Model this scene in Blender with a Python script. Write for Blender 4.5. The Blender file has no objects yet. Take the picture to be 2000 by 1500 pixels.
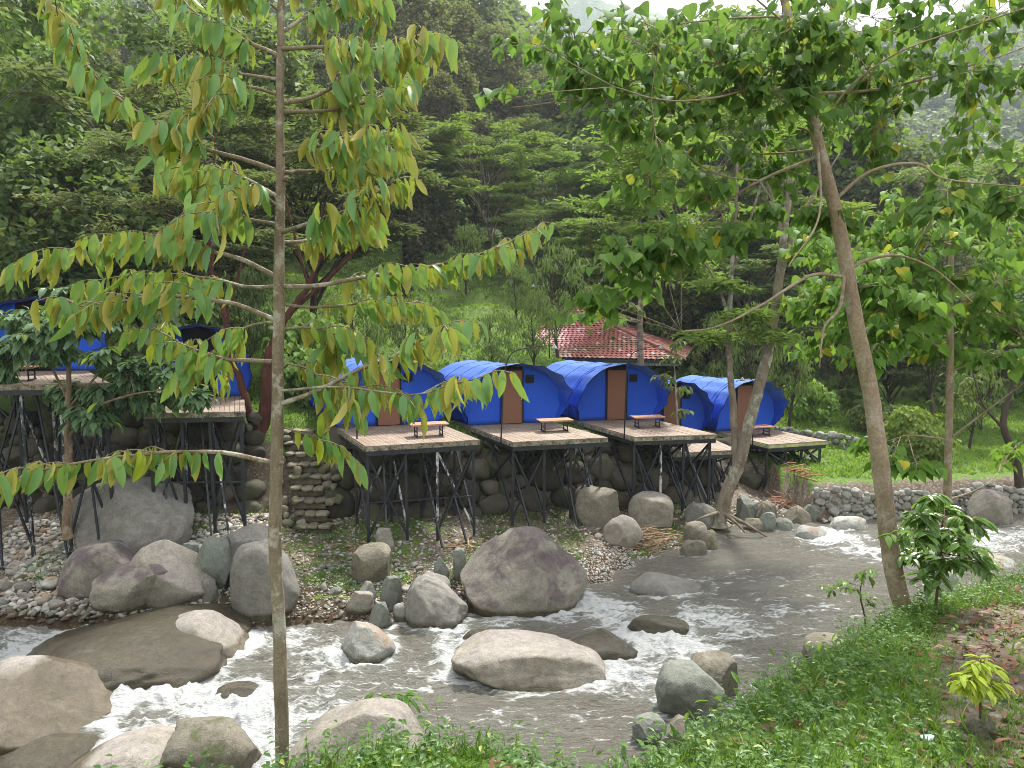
import bpy, bmesh, math, random
import numpy as np
from mathutils import Vector
R = math.radians
sc = bpy.context.scene
COL = sc.collection
# ------------------------------------------------------------------ camera
CAM_Z, PITCH, FPX = 8.0, R(5.93), 1444.0
cd = bpy.data.cameras.new('camera'); cam = bpy.data.objects.new('camera', cd); COL.objects.link(cam)
cd.sensor_width = 36; cd.lens = 36 * FPX / 2000; cd.clip_start = 0.05; cd.clip_end = 5000
cam.location = (0, 0, CAM_Z); cam.rotation_euler = (R(90) - PITCH, 0, 0)
sc.camera = cam
# ------------------------------------------------------------------ sky, sun, exposure
SUN_EL, SUN_AZ = R(58), R(25)            # azimuth from +Y towards +X
w = bpy.data.worlds.new('World'); sc.world = w; w.use_nodes = True
nt = w.node_tree; nt.nodes.clear()
wo = nt.nodes.new('ShaderNodeOutputWorld'); bg = nt.nodes.new('ShaderNodeBackground')
sky = nt.nodes.new('ShaderNodeTexSky'); sky.sky_type = 'NISHITA'; sky.sun_disc = False
sky.sun_elevation = SUN_EL; sky.sun_rotation = SUN_AZ; sky.air_density = 1.2; sky.dust_density = 3
tc = nt.nodes.new('ShaderNodeTexCoord'); cn = nt.nodes.new('ShaderNodeTexNoise')
cn.inputs['Scale'].default_value = 2.2; cn.inputs['Detail'].default_value = 6
nt.links.new(tc.outputs['Generated'], cn.inputs['Vector'])
cr = nt.nodes.new('ShaderNodeValToRGB')
cr.color_ramp.elements[0].position = .3; cr.color_ramp.elements[0].color = (7.6, 7.9, 8.4, 1)
cr.color_ramp.elements[1].position = .7; cr.color_ramp.elements[1].color = (11.5, 11.5, 11.4, 1)
nt.links.new(cn.outputs['Fac'], cr.inputs['Fac'])
mx = nt.nodes.new('ShaderNodeMix'); mx.data_type = 'RGBA'; mx.inputs[0].default_value = .85
nt.links.new(sky.outputs[0], mx.inputs[6]); nt.links.new(cr.outputs[0], mx.inputs[7])
nt.links.new(mx.outputs[2], bg.inputs[0]); bg.inputs[1].default_value = .092
nt.links.new(bg.outputs[0], wo.inputs[0])
sl = bpy.data.lights.new('sun', 'SUN'); sl.energy = 4.3; sl.angle = R(8); sl.color = (1, .975, .93)
sun = bpy.data.objects.new('sun', sl); COL.objects.link(sun)
sd = Vector((math.sin(SUN_AZ) * math.cos(SUN_EL), math.cos(SUN_AZ) * math.cos(SUN_EL), math.sin(SUN_EL)))
sun.rotation_euler = sd.to_track_quat('Z', 'Y').to_euler(); sun.location = (20, 20, 60)
sc.view_settings.view_transform = 'Standard'; sc.view_settings.look = 'None'
sc.view_settings.exposure = 1.2; sc.view_settings.gamma = 1
sc.render.engine = 'CYCLES'
sc.cycles.max_bounces = 8; sc.cycles.diffuse_bounces = 3; sc.cycles.glossy_bounces = 2
sc.cycles.transmission_bounces = 4; sc.cycles.volume_bounces = 0; sc.cycles.caustics_reflective = False
sc.cycles.use_denoising = True; sc.cycles.filter_width = .9
# ------------------------------------------------------------------ pixel <-> world
cp, sp = math.cos(PITCH), math.sin(PITCH)
def ray(px, py):
    u = (px - 1000) / FPX; v = (750 - py) / FPX
    return np.array([u, cp + v * sp, -sp + v * cp])
def P(px, py, Y):
    d = ray(px, py); return np.array([0, 0, CAM_Z]) + d * (Y / d[1])
def GZ(px, py, z):
    d = ray(px, py); return np.array([0, 0, CAM_Z]) + d * ((z - CAM_Z) / d[2])
def proj(X, Y, Z):
    zz = Z - CAM_Z; f = Y * cp - zz * sp; up = Y * sp + zz * cp
    f = np.maximum(f, .01)
    return 1000 + FPX * X / f, 750 - FPX * up / f
# ------------------------------------------------------------------ noise
def _h(i, j, k, s):
    n = (i * 374761393 + j * 668265263 + k * 2147483647 + s * 1274126177) & 0xffffffff
    n = ((n ^ (n >> 13)) * 1274126177) & 0xffffffff
    n = ((n ^ (n >> 16)) * 2246822519) & 0xffffffff
    return ((n ^ (n >> 15)) & 0xffffff) / float(0xffffff)
def vn(p, s=0):
    p = np.asarray(p, float); f = np.floor(p); i = f.astype(np.int64); t = p - f; t = t * t * (3 - 2 * t)
    r = 0
    for a in (0, 1):
        for b in (0, 1):
            for c in (0, 1):
                wgt = (t[:, 0] if a else 1 - t[:, 0]) * (t[:, 1] if b else 1 - t[:, 1]) * (t[:, 2] if c else 1 - t[:, 2])
                r = r + wgt * _h(i[:, 0] + a, i[:, 1] + b, i[:, 2] + c, s)
    return r * 2 - 1
def fbm(p, s=0, o=4, g=.5):
    p = np.asarray(p, float); r = 0; a = 1; t = 0
    for k in range(o):
        r = r + a * vn(p * 2.03 ** k + 17.3 * k, s + k); t += a; a *= g
    return r / t
def sm(a, b, x):
    t = np.clip((x - a) / (b - a), 0, 1); return t * t * (3 - 2 * t)
# ------------------------------------------------------------------ mesh tools
def empty(name, loc, label=None, cat=None, group=None):
    o = bpy.data.objects.new(name, None); COL.objects.link(o); o.location = tuple(float(v) for v in loc)
    o.empty_display_size = .2
    tag(o, label, cat, group); return o
def tag(o, label=None, cat=None, group=None, kind=None):
    if label: o['label'] = label
    if cat: o['category'] = cat
    if group: o['group'] = group
    if kind: o['kind'] = kind
    return o
def mesh_data(name, V, Fs, mats, smooth=True, rnd=None, attrs=None, mi=None):
    V = np.asarray(V, np.float32); Fs = [np.asarray(F, np.int32) for F in (Fs if isinstance(Fs, list) else [Fs]) if len(F)]
    me = bpy.data.meshes.new(name)
    loops = np.concatenate([F.ravel() for F in Fs]); sizes = np.concatenate([np.full(len(F), F.shape[1], np.int32) for F in Fs])
    me.vertices.add(len(V)); me.vertices.foreach_set('co', V.ravel())
    me.loops.add(len(loops)); me.loops.foreach_set('vertex_index', loops)
    me.polygons.add(len(sizes)); st = np.zeros(len(sizes), np.int32); st[1:] = np.cumsum(sizes)[:-1]
    me.polygons.foreach_set('loop_start', st)
    try: me.polygons.foreach_set('loop_total', sizes)
    except Exception: pass
    me.update(calc_edges=True)
    me.polygons.foreach_set('use_smooth', np.full(len(sizes), bool(smooth)))
    if mi is not None: me.polygons.foreach_set('material_index', np.asarray(mi, np.int32))
    A = dict(attrs or {})
    if rnd is not None: A['rnd'] = rnd
    for k, a in A.items():
        at = me.attributes.new(k, 'FLOAT', 'POINT'); at.data.foreach_set('value', np.asarray(a, np.float32))
    for m in (mats if isinstance(mats, (list, tuple)) else [mats]):
        if m: me.materials.append(m)
    return me
def obj(name, V, Fs, mat, parent=None, smooth=True, **k):
    o = bpy.data.objects.new(name, mesh_data(name, V, Fs, mat, smooth, **k)); COL.objects.link(o)
    if parent is not None: o.parent = parent
    return o
def dup(root, loc=None, rz=0, s=1, label=None, group=None):
    r = root.copy(); COL.objects.link(r)
    if loc is not None: r.location = tuple(float(v) for v in loc)
    r.rotation_euler = (0, 0, rz); r.scale = (s, s, s) if np.isscalar(s) else s
    if label: r['label'] = label
    if group: r['group'] = group
    for ch in root.children:
        c = ch.copy(); COL.objects.link(c); c.parent = r
    return r
class MB:
    def __init__(s): s.V = []; s.F = {}; s.n = 0; s.r = []
    def add(s, V, F, rnd=0.0):
        V = np.asarray(V, float); 
        for f in (F if isinstance(F, list) and np.ndim(F[0]) == 2 else [F]):
            f = np.asarray(f)
            if len(f): s.F.setdefault(f.shape[1], []).append(f + s.n)
        s.V.append(V); s.r.append(np.broadcast_to(np.asarray(rnd, float), (len(V),))); s.n += len(V); return s
    def box(s, c, h, rot=None, bev=0.0, rnd=0.0):
        V = np.array([[x, y, z] for x in (-1, 1) for y in (-1, 1) for z in (-1, 1)], float) * h
        if rot is not None: V = V @ np.asarray(rot).T
        return s.add(V + c, [[0, 1, 3, 2], [4, 6, 7, 5], [0, 4, 5, 1], [2, 3, 7, 6], [0, 2, 6, 4], [1, 5, 7, 3]], rnd)
    def hexa(s, V8, rnd=0.0):   # corners: bottom a b c d, top a b c d
        return s.add(V8, [[3, 2, 1, 0], [4, 5, 6, 7], [0, 1, 5, 4], [1, 2, 6, 5], [2, 3, 7, 6], [3, 0, 4, 7]], rnd)
    def bar(s, a, b, wx, wy=None, rnd=0.0):
        a = np.asarray(a, float); b = np.asarray(b, float); wy = wy or wx
        d = b - a; L = np.linalg.norm(d); d = d / L
        u = np.cross(d, [0, 0, 1]) if abs(d[2]) < .95 else np.array([1., 0, 0]); u /= np.linalg.norm(u); v = np.cross(d, u)
        return s.box((a + b) / 2, (wx / 2, L / 2, wy / 2), np.stack([u, d, v], 1), 0, rnd)
    def tube(s, pts, rad, n=7, rnd=0.0):
        V, F = tube(pts, rad, n); return s.add(V, F, rnd)
    def build(s, name, mat, parent=None, smooth=False, **k):
        V = np.concatenate(s.V); F = [np.concatenate(v) for v in s.F.values()]
        return obj(name, V, F, mat, parent, smooth, rnd=np.concatenate(s.r), **k)
def tube(pts, rad, n=7):
    p = np.asarray(pts, float); m = len(p); rad = np.broadcast_to(np.asarray(rad, float), (m,))
    t = np.gradient(p, axis=0); t /= np.maximum(np.linalg.norm(t, axis=1)[:, None], 1e-9)
    ref = np.array([.13, .97, .2]) if abs(t.mean(0)[1]) < .8 else np.array([.97, .1, .2])
    u = np.cross(t, ref); u /= np.maximum(np.linalg.norm(u, axis=1)[:, None], 1e-9); v = np.cross(t, u)
    a = np.arange(n) * 2 * math.pi / n
    V = p[:, None] + rad[:, None, None] * (np.cos(a)[None, :, None] * u[:, None] + np.sin(a)[None, :, None] * v[:, None])
    V = V.reshape(-1, 3); i = np.arange(m - 1)[:, None] * n; j = np.arange(n)[None]; j2 = (j + 1) % n
    F = np.stack([i + j, i + j2, i + n + j2, i + n + j], -1).reshape(-1, 4)
    V = np.vstack([V, p[:1], p[-1:]]); k = np.arange(n)
    C = np.concatenate([np.stack([(k + 1) % n, k, np.full(n, m * n)], 1), np.stack([(m - 1) * n + k, (m - 1) * n + (k + 1) % n, np.full(n, m * n + 1)], 1)])
    return V, [F, C]
def spline(pts, n):
    p = np.asarray(pts, float); p = np.vstack([2 * p[0] - p[1], p, 2 * p[-1] - p[-2]]); out = []
    m = len(p) - 3
    for q in np.linspace(0, m - 1e-6, n):
        i = int(q); t = q - i; a, b, c, d = p[i], p[i + 1], p[i + 2], p[i + 3]
        out.append(.5 * (2 * b + (c - a) * t + (2 * a - 5 * b + 4 * c - d) * t * t + (3 * b - a - 3 * c + d) * t ** 3))
    return np.array(out)
def frames(D, N):
    D = D / np.maximum(np.linalg.norm(D, axis=1)[:, None], 1e-9)
    X = np.cross(D, N); X /= np.maximum(np.linalg.norm(X, axis=1)[:, None], 1e-9); Z = np.cross(X, D)
    return np.stack([X, D, Z], 2)
def inst(T, pos, rot, scl):
    TV, TF = T; pos = np.asarray(pos); n = len(pos); scl = np.asarray(scl, float)
    if scl.ndim == 1: scl = np.repeat(scl[:, None], 3, 1)
    V = np.einsum('nij,nkj->nki', rot, TV[None] * scl[:, None]) + pos[:, None]
    F = [(f[None] + (np.arange(n) * len(TV))[:, None, None]).reshape(-1, f.shape[1]) for f in TF]
    return V.reshape(-1, 3), F, len(TV)
def leaf_template(prof, fold=.35, curl=.25, wid=.3, wave=0):
    n = len(prof); V = []
    for i, wv in enumerate(prof):
        t = i / (n - 1); y = t; z = -curl * t * t; wz = wv * wid / 2
        V += [[0, y, z], [-wz, y, z + wz * fold + wave * math.sin(i * 2.6)], [wz, y, z + wz * fold + wave * math.sin(i * 2.6 + 1)]]
    F = []
    for i in range(n - 1):
        a = 3 * i; b = a + 3
        F += [[a, b, b + 1, a + 1], [a, a + 2, b + 2, b]]
    return np.array(V, float), [np.array(F)]
QUAD = (np.array([[0, 0, 0], [-.5, .45, .06], [0, 1, -.12], [.5, .45, .06]], float), [np.array([[0, 3, 2], [0, 2, 1]])])
LEAF_D = leaf_template([.06, .75, 1, 1.03, 1.0, .86, .5, .0], .5, .22, .33, .014)
LEAF_H = leaf_template([.55, 1.0, .98, .8, .52, .2, .0], .3, .2, .9)
LEAF_B = leaf_template([.08, .8, 1, .7, 0], .35, .3, .42)
LEAF_P = leaf_template([.1, .9, .7, 0], .3, .35, .3)
BLADE = leaf_template([.9, 1, .6, 0], .3, .55, .07)
def unit(rng, n):
    v = rng.normal(size=(n, 3)); return v / np.linalg.norm(v, axis=1)[:, None]
_ico = {}
def ico(k):
    if k not in _ico:
        bm = bmesh.new(); bmesh.ops.create_icosphere(bm, subdivisions=k, radius=1)
        _ico[k] = (np.array([v.co[:] for v in bm.verts]), np.array([[v.index for v in f.verts] for f in bm.faces])); bm.free()
    return _ico[k]
def rock_shape(seed, sub=4, cuts=6, rough=.08, p=2.5, dlo=.62):
    rng = np.random.default_rng(seed); D, F = ico(sub)
    V = D / ((np.abs(D) ** p).sum(1) ** (1 / p))[:, None]
    if sub > 3: V = V + .2 * np.stack([fbm(V * .9 + 7 * q, seed + q * 31, 2) for q in range(3)], 1)
    for _ in range(cuts):
        n = unit(rng, 1)[0]; n[2] *= .7; n /= np.linalg.norm(n); d = rng.uniform(dlo, .95)
        q = V @ n - d; V = V - np.outer(np.where(q > .05, q - .02, q * q * 6.0) * (q > 0) * .95, n)
    V = V * (1 + rough * fbm(V * 1.6, seed, 3)[:, None] + (.012 * fbm(V * 14, seed + 3, 3)[:, None] if sub > 4 else 0) + (rough * .3 * fbm(V * 5, seed + 9, 4)[:, None] - rough * .35 * np.maximum(0, .12 - np.abs(fbm(V * 1.7 + 3, seed + 5, 3)))[:, None] / .12 if sub > 3 else rough * .2 * fbm(V * 5, seed + 9, 2)[:, None] if sub > 2 else 0))
    lo, hi = V.min(0), V.max(0); return (V - (lo + hi) / 2) / ((hi - lo) / 2), F
# ------------------------------------------------------------------ materials
class G:
    def __init__(s, name):
        s.m = bpy.data.materials.new(name); s.m.use_nodes = True; s.t = s.m.node_tree; s.t.nodes.clear()
        s.out = s.n('OutputMaterial')
    def n(s, typ, ins=None, **pr):
        nd = s.t.nodes.new('ShaderNode' + typ)
        for k, v in pr.items(): setattr(nd, k, v)
        for k, v in (ins or {}).items():
            i = nd.inputs[k]
            if isinstance(v, bpy.types.NodeSocket): s.t.links.new(v, i)
            elif isinstance(v, bpy.types.Node): s.t.links.new(v.outputs[0], i)
            else:
                if isinstance(v, tuple) and len(v) == 3 and i.type == 'RGBA': v = (*v, 1)
                i.default_value = v
        return nd
    def noise(s, scale, detail=4, vec=None, rough=.55, dist=0):
        i = {'Scale': scale, 'Detail': detail, 'Roughness': rough, 'Distortion': dist}
        i['Vector'] = vec if vec is not None else s.pos()
        return s.n('TexNoise', i).outputs[0]
    def pos(s): return s.n('NewGeometry').outputs['Position']
    def obco(s): return s.n('TexCoord').outputs['Object']
    def ramp(s, f, a, b, c0=(0, 0, 0), c1=(1, 1, 1)):
        r = s.n('ValToRGB', {'Fac': f}); e = r.color_ramp.elements
        e[0].position = a; e[0].color = (*c0, 1); e[1].position = b; e[1].color = (*c1, 1); return r.outputs[0]
    def mix(s, f, a, b, mode='MIX'):
        m = s.n('Mix', data_type='RGBA', blend_type=mode)
        for i, v in ((0, f), (6, a), (7, b)):
            if isinstance(v, bpy.types.NodeSocket): s.t.links.new(v, m.inputs[i])
            else: m.inputs[i].default_value = (*v, 1) if isinstance(v, tuple) else v
        return m.outputs[2]
    def math(s, op, a, b=0, clamp=False):
        return s.n('Math', {0: a, 1: b}, operation=op, use_clamp=clamp).outputs[0]
    def attr(s, name='rnd'): return s.n('Attribute', attribute_name=name).outputs['Fac']
    def bump(s, h, st=.4, d=.02): return s.n('Bump', {'Height': h, 'Strength': st, 'Distance': d}).outputs[0]
    def bsdf(s, col, rough=.8, normal=None, spec=.3, metal=0.0, **k):
        i = {'Base Color': col, 'Roughness': rough, 'Specular IOR Level': spec, 'Metallic': metal}
        if normal is not None: i['Normal'] = normal
        i.update(k); return s.n('BsdfPrincipled', i)
    def done(s, sh): s.t.links.new(sh.outputs[0], s.out.inputs[0]); return s.m
def M_leaf(name, c1, c2, back=None, odd=None, rough=.45, spec=.35, tr=.3, tcol=None, objvar=.25):
    g = G(name); r = g.attr()
    col = g.mix(r, c1, c2)
    oi = g.n('ObjectInfo').outputs['Random']
    if odd: col = g.mix(g.ramp(r, .955, .975), col, odd)
    big = g.noise(.35, 2)
    v = g.math('MULTIPLY_ADD', big, .5); v.node.inputs[2].default_value = .75
    hs = g.n('HueSaturation', {'Color': col, 'Value': v, 'Hue': g.math('MULTIPLY_ADD', oi, .035)})
    hs.inputs['Hue'].links[0].from_node.inputs[2].default_value = .4825
    v2 = g.math('MULTIPLY_ADD', oi, objvar); v2.node.inputs[2].default_value = 1 - objvar / 2
    col = g.mix(1.0, hs.outputs[0], g.n('CombineColor', {0: v2, 1: v2, 2: v2}).outputs[0], 'MULTIPLY')
    tcl = g.mix(.55, col, tcol or (.25, .4, .03))
    if back:
        bf = g.n('NewGeometry').outputs['Backfacing']; bcol = g.mix(r, back, tuple(b * .7 for b in back)); col = g.mix(bf, col, bcol)
    a = g.bsdf(col, rough, None, spec); t = g.n('BsdfTranslucent', {'Color': tcl})
    return g.done(g.n('MixShader', {0: tr, 1: a, 2: t}))
def M_bark(name, c1, c2, c3=None, sc=6, patch=2.0):
    g = G(name); o = g.obco()
    mp = g.n('Mapping', {'Vector': o, 'Scale': (1, 1, .35)}).outputs[0]
    n1 = g.noise(sc, 6, mp, .65); col = g.mix(g.ramp(n1, .35, .65), c1, c2)
    if c3: col = g.mix(g.ramp(g.noise(patch, 5, o, .7), .52, .6), col, c3)
    col = g.mix(.55, col, g.ramp(g.noise(sc * 6, 3, o), .3, .7, (.35, .35, .35), (1, 1, 1)), 'MULTIPLY')
    return g.done(g.bsdf(col, .9, g.bump(n1, .7, .02), .15))
def M_rock(name, c1, c2, stain=None, st=(.5, .62), moss=0.0, wetz=None, bump=.8, sc=1.0):
    g = G(name); o = g.pos()
    n1 = g.noise(.9 * sc, 6, o, .6, .3); n2 = g.noise(5 * sc, 9, o, .78, .4); n3 = g.noise(38, 3, o, .7)
    col = g.mix(g.ramp(n1, .3, .7), c1, c2)
    oi = g.n('ObjectInfo').outputs['Random']
    col = g.mix(g.math('MULTIPLY', oi, .35), col, (.16, .15, .13))
    if stain:
        up = g.n('SeparateXYZ', {0: g.n('NewGeometry').outputs['Normal']}).outputs[2]
        f = g.math('ADD', g.noise(.75 * sc, 5, o, .65, .6), g.math('MULTIPLY', up, .22)); col = g.mix(g.ramp(f, st[0] + .05, st[1] + .07), col, stain)
    col = g.mix(.5, col, g.ramp(n2, .36, .64, (.3, .29, .28), (1.22, 1.2, 1.15)), 'MULTIPLY')
    col = g.mix(.35, col, g.ramp(n3, .3, .6, (.3, .3, .3), (1.2, 1.2, 1.2)), 'MULTIPLY')
    if moss:
        col = g.mix(g.math('MULTIPLY', g.ramp(g.noise(2.3, 5, o, .7), .55, .66), moss), col, (.07, .085, .025))
    rough = .85
    if wetz is not None:
        z = g.n('SeparateXYZ', {0: o}).outputs[2]
        zz = g.math('ADD', z, g.math('MULTIPLY', g.math('SUBTRACT', n1, .5), -.35))
        wf = g.ramp(g.math('SUBTRACT', zz, wetz), .0, .09, (1, 1, 1), (0, 0, 0))
        col = g.mix(wf, col, g.mix(1.0, col, (.42, .38, .3), 'MULTIPLY')); rough = g.ramp(wf, 0, 1, (.85,) * 3, (.22,) * 3)
    h = g.math('ADD', g.math('MULTIPLY', n2, 1.0), g.math('MULTIPLY', n3, .18))
    return g.done(g.bsdf(col, rough, g.bump(h, bump, .06), .3))
def M_plain(name, c, rough=.6, metal=0.0, var=.3, sc=8, c2=None, spec=.4, bump=0):
    g = G(name); n = g.noise(sc, 5, g.obco(), .65)
    c2 = c2 or tuple(v * (1 - var) for v in c)
    return g.done(g.bsdf(g.mix(g.ramp(n, .35, .65), c, c2), rough, g.bump(n, bump, .01) if bump else None, spec, metal))
# ------------------------------------------------------------------ terrain height
def ip(x, *k): return np.interp(x, [a for a, _ in k], [b for _, b in k])
def rim(x): return ip(x, (-30, 1.9), (-3, 2.2), (-1, 2.5), (-.6, 2.8), (-.1, 2.85), (.25, 2.5), (.5, 2.62), (.75, 2.9), (1.16, 3.35), (1.87, 4.15), (2.73, 5.05), (4.4, 6.4), (8, 8), (15, 10), (40, 13))
def yn(x): return ip(x, (-30, 9.8), (-8, 10.2), (0, 10.8), (3, 12.5), (7, 15.5), (9.6, 17.5), (14, 19), (25, 20), (60, 22))
def yf(x): return ip(x, (-40, 20), (-13.4, 18.6), (-7, 18.3), (-5, 18.4), (0, 18.5), (2.2, 20.2), (5.2, 22.0), (6.7, 22.9), (7.5, 24.2), (9.2, 24.9), (10.6, 25.3), (13, 25.9), (19, 26.6), (60, 29))
def zb(x): return ip(x, (-30, 1.4), (-8, 1.3), (-5, .95), (2, .8), (5, .7), (9, .7), (10.6, .4), (14, .25))
def yb(x): return ip(x, (-40, 24.5), (-10, 24.3), (-5, 24.7), (0, 25.4), (4, 26.8), (7, 28.2), (9.5, 30.3), (10.5, 30.2), (11.3, 26.4), (14, 26.6), (19, 27.2), (60, 30))
def zt(x): return ip(x, (-30, 4.4), (-9, 4.2), (-6.5, 3.5), (0, 3.15), (5, 2.95), (8, 2.4), (10, 1.9), (11.3, 1.35), (30, 1.5))
def wlev(x): return ip(x, (-12, -.35), (-6, -.22), (-3, -.05), (1.5, 0), (3.5, .1), (6, .22), (20, .35))
def H(x, y):
    x = np.asarray(x, float); y = np.asarray(y, float)
    r, a, b, c = rim(x), yn(x), yf(x), yb(x); zp = 6.5 - .17 * (r - 1); w = ip(x, (9, 1.3), (11, .5), (40, .4))
    P3 = np.stack([x, y, 0 * x], -1).reshape(-1, 3)
    f1 = fbm(P3 * .5, 5).reshape(x.shape); f2 = fbm(P3 * 2.2, 8, 3).reshape(x.shape)
    z = 6.5 - .17 * (np.clip(y, -3, 50) - 1) + .05 * f1 + .02 * f2
    t = np.clip((y - r) / (a - r), 0, 1); zs = zp * (1 - t) ** 1.15 * (1 - .12 * np.sin(t * 3.1)) + .25 * f1 * np.minimum(t * 4, 1) * (1 - t)
    z = np.where(y > r, zs, z)
    m = np.clip((y - a) / (b - a), 0, 1); z = np.where(y > a, -.9 * np.sqrt(np.clip(4 * m * (1 - m), 0, 1)) + .05 * f2, z)
    t = np.clip((y - b) / np.maximum(c - b, .1), 0, 1); z = np.where(y > b, zb(x) * t + .1 * f1 + .06 * f2, z)
    t = np.clip((y - c) / w, 0, 1); z = np.where(y > c, zb(x) + (zt(x) - zb(x)) * t, z)
    d = y - c - w
    rr = np.hypot(x, y)
    L = ip(d, (0, 0), (4, .35), (8, 1.1), (14, 2.6), (20, 4.0), (30, 6.4), (60, 18), (200, 84), (340, 118), (900, 130), (3000, 150))
    q = (L / .75); Lt = (np.floor(q) + sm(.72, 1.0, q - np.floor(q))) * .75
    L = np.where((L > .6) & (L < 7.5), Lt, L)
    Rr = ip(d, (0, 0), (10, .35), (20, .8), (40, 2.2), (80, 6), (160, 18), (250, 60), (420, 158), (1000, 175), (3000, 170))
    s = sm(-.02, .27, x / np.maximum(y, 1)); s = np.where(y < 60, np.maximum(s, sm(8, 12, x)), s)
    hill = L * (1 - s) + Rr * s + np.clip(d / 40, 0, 1) * (1.2 * f1 + 6 * fbm(P3 * .018, 3).reshape(x.shape) * np.clip(d / 60 - .3, 0, 3))
    z = np.where(d > 0, zt(x) + hill, z)
    t = np.clip((y - 23.3) / 2.9, 0, 1.25); m = sm(.85, .55, np.abs(x + 6.4 + 1.25 * t)) * (y > 23.0); z = z * (1 - m) + np.minimum(z, .72 + 2.6 * t) * m   # cut for the steps
    return z
def Hs(x, y): return float(H(np.array([x]), np.array([y]))[0])
def hit(px, py, y0=1.5, y1=90, dz=0):
    d = ray(px, py); Y = np.geomspace(y0, y1, 1500); t = Y / d[1]
    X = d[0] * t; Z = CAM_Z + d[2] * t; k = np.argmax(H(X, Y) + dz >= Z)
    return np.array([X[k], Y[k], Z[k]])
# ------------------------------------------------------------------ ground
g = G('ground'); o = g.pos(); zn = g.attr('grass'); dr = g.attr('dirt')
gcol = g.mix(g.noise(1.3, 6, o, .7), (.07, .13, .02), (.17, .26, .04)); gcol = g.mix(g.ramp(g.noise(14, 4, o, .7), .4, .6), gcol, (.05, .085, .018))
scol = g.mix(g.ramp(g.noise(2.2, 6, o, .7), .35, .65), (.075, .055, .036), (.15, .12, .085))
scol = g.mix(g.ramp(g.n('TexVoronoi', {'Vector': o, 'Scale': 9.0}).outputs[0], .1, .5), g.mix(.5, scol, (.32, .3, .26)), scol)
zz = g.n('SeparateXYZ', {0: o}).outputs[2]
scol = g.mix(g.ramp(g.math('SUBTRACT', zz, .25), 0, .12, (1,) * 3, (0,) * 3), scol, g.mix(1.0, scol, (.4, .34, .25), 'MULTIPLY'))
f = g.math('ADD', zn, g.math('MULTIPLY', g.math('SUBTRACT', g.noise(2.6, 5, o, .7), .5), 1.3))
hill_c = g.mix(g.noise(.5, 5, o, .7), (.03, .05, .012), (.07, .1, .02))
gcol = g.mix(dr, gcol, hill_c)
col = g.mix(g.ramp(f, .42, .56), scol, gcol)
bh = g.noise(18, 5, o, .7)
M_ground = g.done(g.bsdf(col, .9, g.bump(bh, .7, .05), .2))
ang = np.radians(np.concatenate([np.arange(-180, -75, 4), np.arange(-75, 75, .33), np.arange(75, 180.1, 4)]))
rad = np.geomspace(.25, 2600, 560); A_, R_ = np.meshgrid(ang, rad); X = R_ * np.sin(A_); Y = R_ * np.cos(A_)
Z = H(X, Y); na = len(ang); nr = len(rad)
i = (np.arange(nr - 1)[:, None] * na + np.arange(na - 1)[None]).ravel(); F = np.stack([i, i + 1, i + na + 1, i + na], 1)
V = np.stack([X, Y, Z], -1).reshape(-1, 3); c_ = len(V); V = np.vstack([V, [0, 0, 6.6]]); k = np.arange(na - 1)
xr, yr_ = X.ravel(), Y.ravel()
litter_zone = sm(.15, .7, xr - .5 * yr_) * sm(.1, -.6, yr_ - rim(xr))
grass = np.where(yr_ > yb(xr) + 1.0, .95, 0.); grass = np.where(yr_ < yn(xr) - 2, .75 - .62 * litter_zone, grass)
shore = (yr_ > yf(xr) + .8) & (yr_ <= yb(xr)); Zr = Z.ravel()
grass = np.where(shore, np.clip(.42 * np.exp(-((xr + 4) / 2.6) ** 2) + .2 * np.exp(-((xr + 11) / 4) ** 2) + .12, 0, 1), grass)
dirt = sm(20, 30, yr_ - yb(xr) - 1.3)
ground = obj('ground', V, [F[:, ::-1], np.stack([k, k + 1, np.full(na - 1, c_)], 1)[:, ::1]], M_ground, attrs={'grass': np.append(grass, .8), 'dirt': np.append(dirt, 0)}); tag(ground, kind='structure')
# far mountain
ma = np.radians(np.arange(-50, 62, .25)); mr = np.linspace(760, 1500, 40); A_, R_ = np.meshgrid(ma, mr); X = R_ * np.sin(A_); Y = R_ * np.cos(A_)
t = np.clip((R_ - 760) / 330, 0, 1); P3 = np.stack([X, Y, 0 * X], -1).reshape(-1, 3)
crest = 392 + 34 * fbm(np.stack([np.degrees(A_).ravel() * .16, 0 * X.ravel(), 0 * X.ravel()], 1), 77, 5).reshape(X.shape) * 1.4 + 60 * np.exp(-((np.degrees(A_) - 6) / 5) ** 2) - 45 * sm(8, 22, np.degrees(A_))
Z = 60 + (crest - 60) * sm(0, 1, t) * (1 - .2 * np.clip((R_ - 1090) / 400, 0, 1)) + 12 * fbm(P3 * .02, 31, 4).reshape(X.shape) * t + 9 * fbm(P3 * .11, 33, 3).reshape(X.shape) * t
na = len(ma); i = (np.arange(len(mr) - 1)[:, None] * na + np.arange(na - 1)[None]).ravel()
g = G('mountain_woods'); c = g.mix(g.ramp(g.noise(.06, 6, g.pos(), .75), .35, .62), (.03, .055, .015), (.09, .14, .04)); M_mtn = g.done(g.bsdf(c, .95, g.bump(g.noise(.15, 5), 1, 3), .1))
mt = obj('far_mountain', np.stack([X, Y, Z], -1).reshape(-1, 3), np.stack([i, i + 1, i + na + 1, i + na], 1)[:, ::-1], M_mtn); tag(mt, kind='structure')
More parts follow.
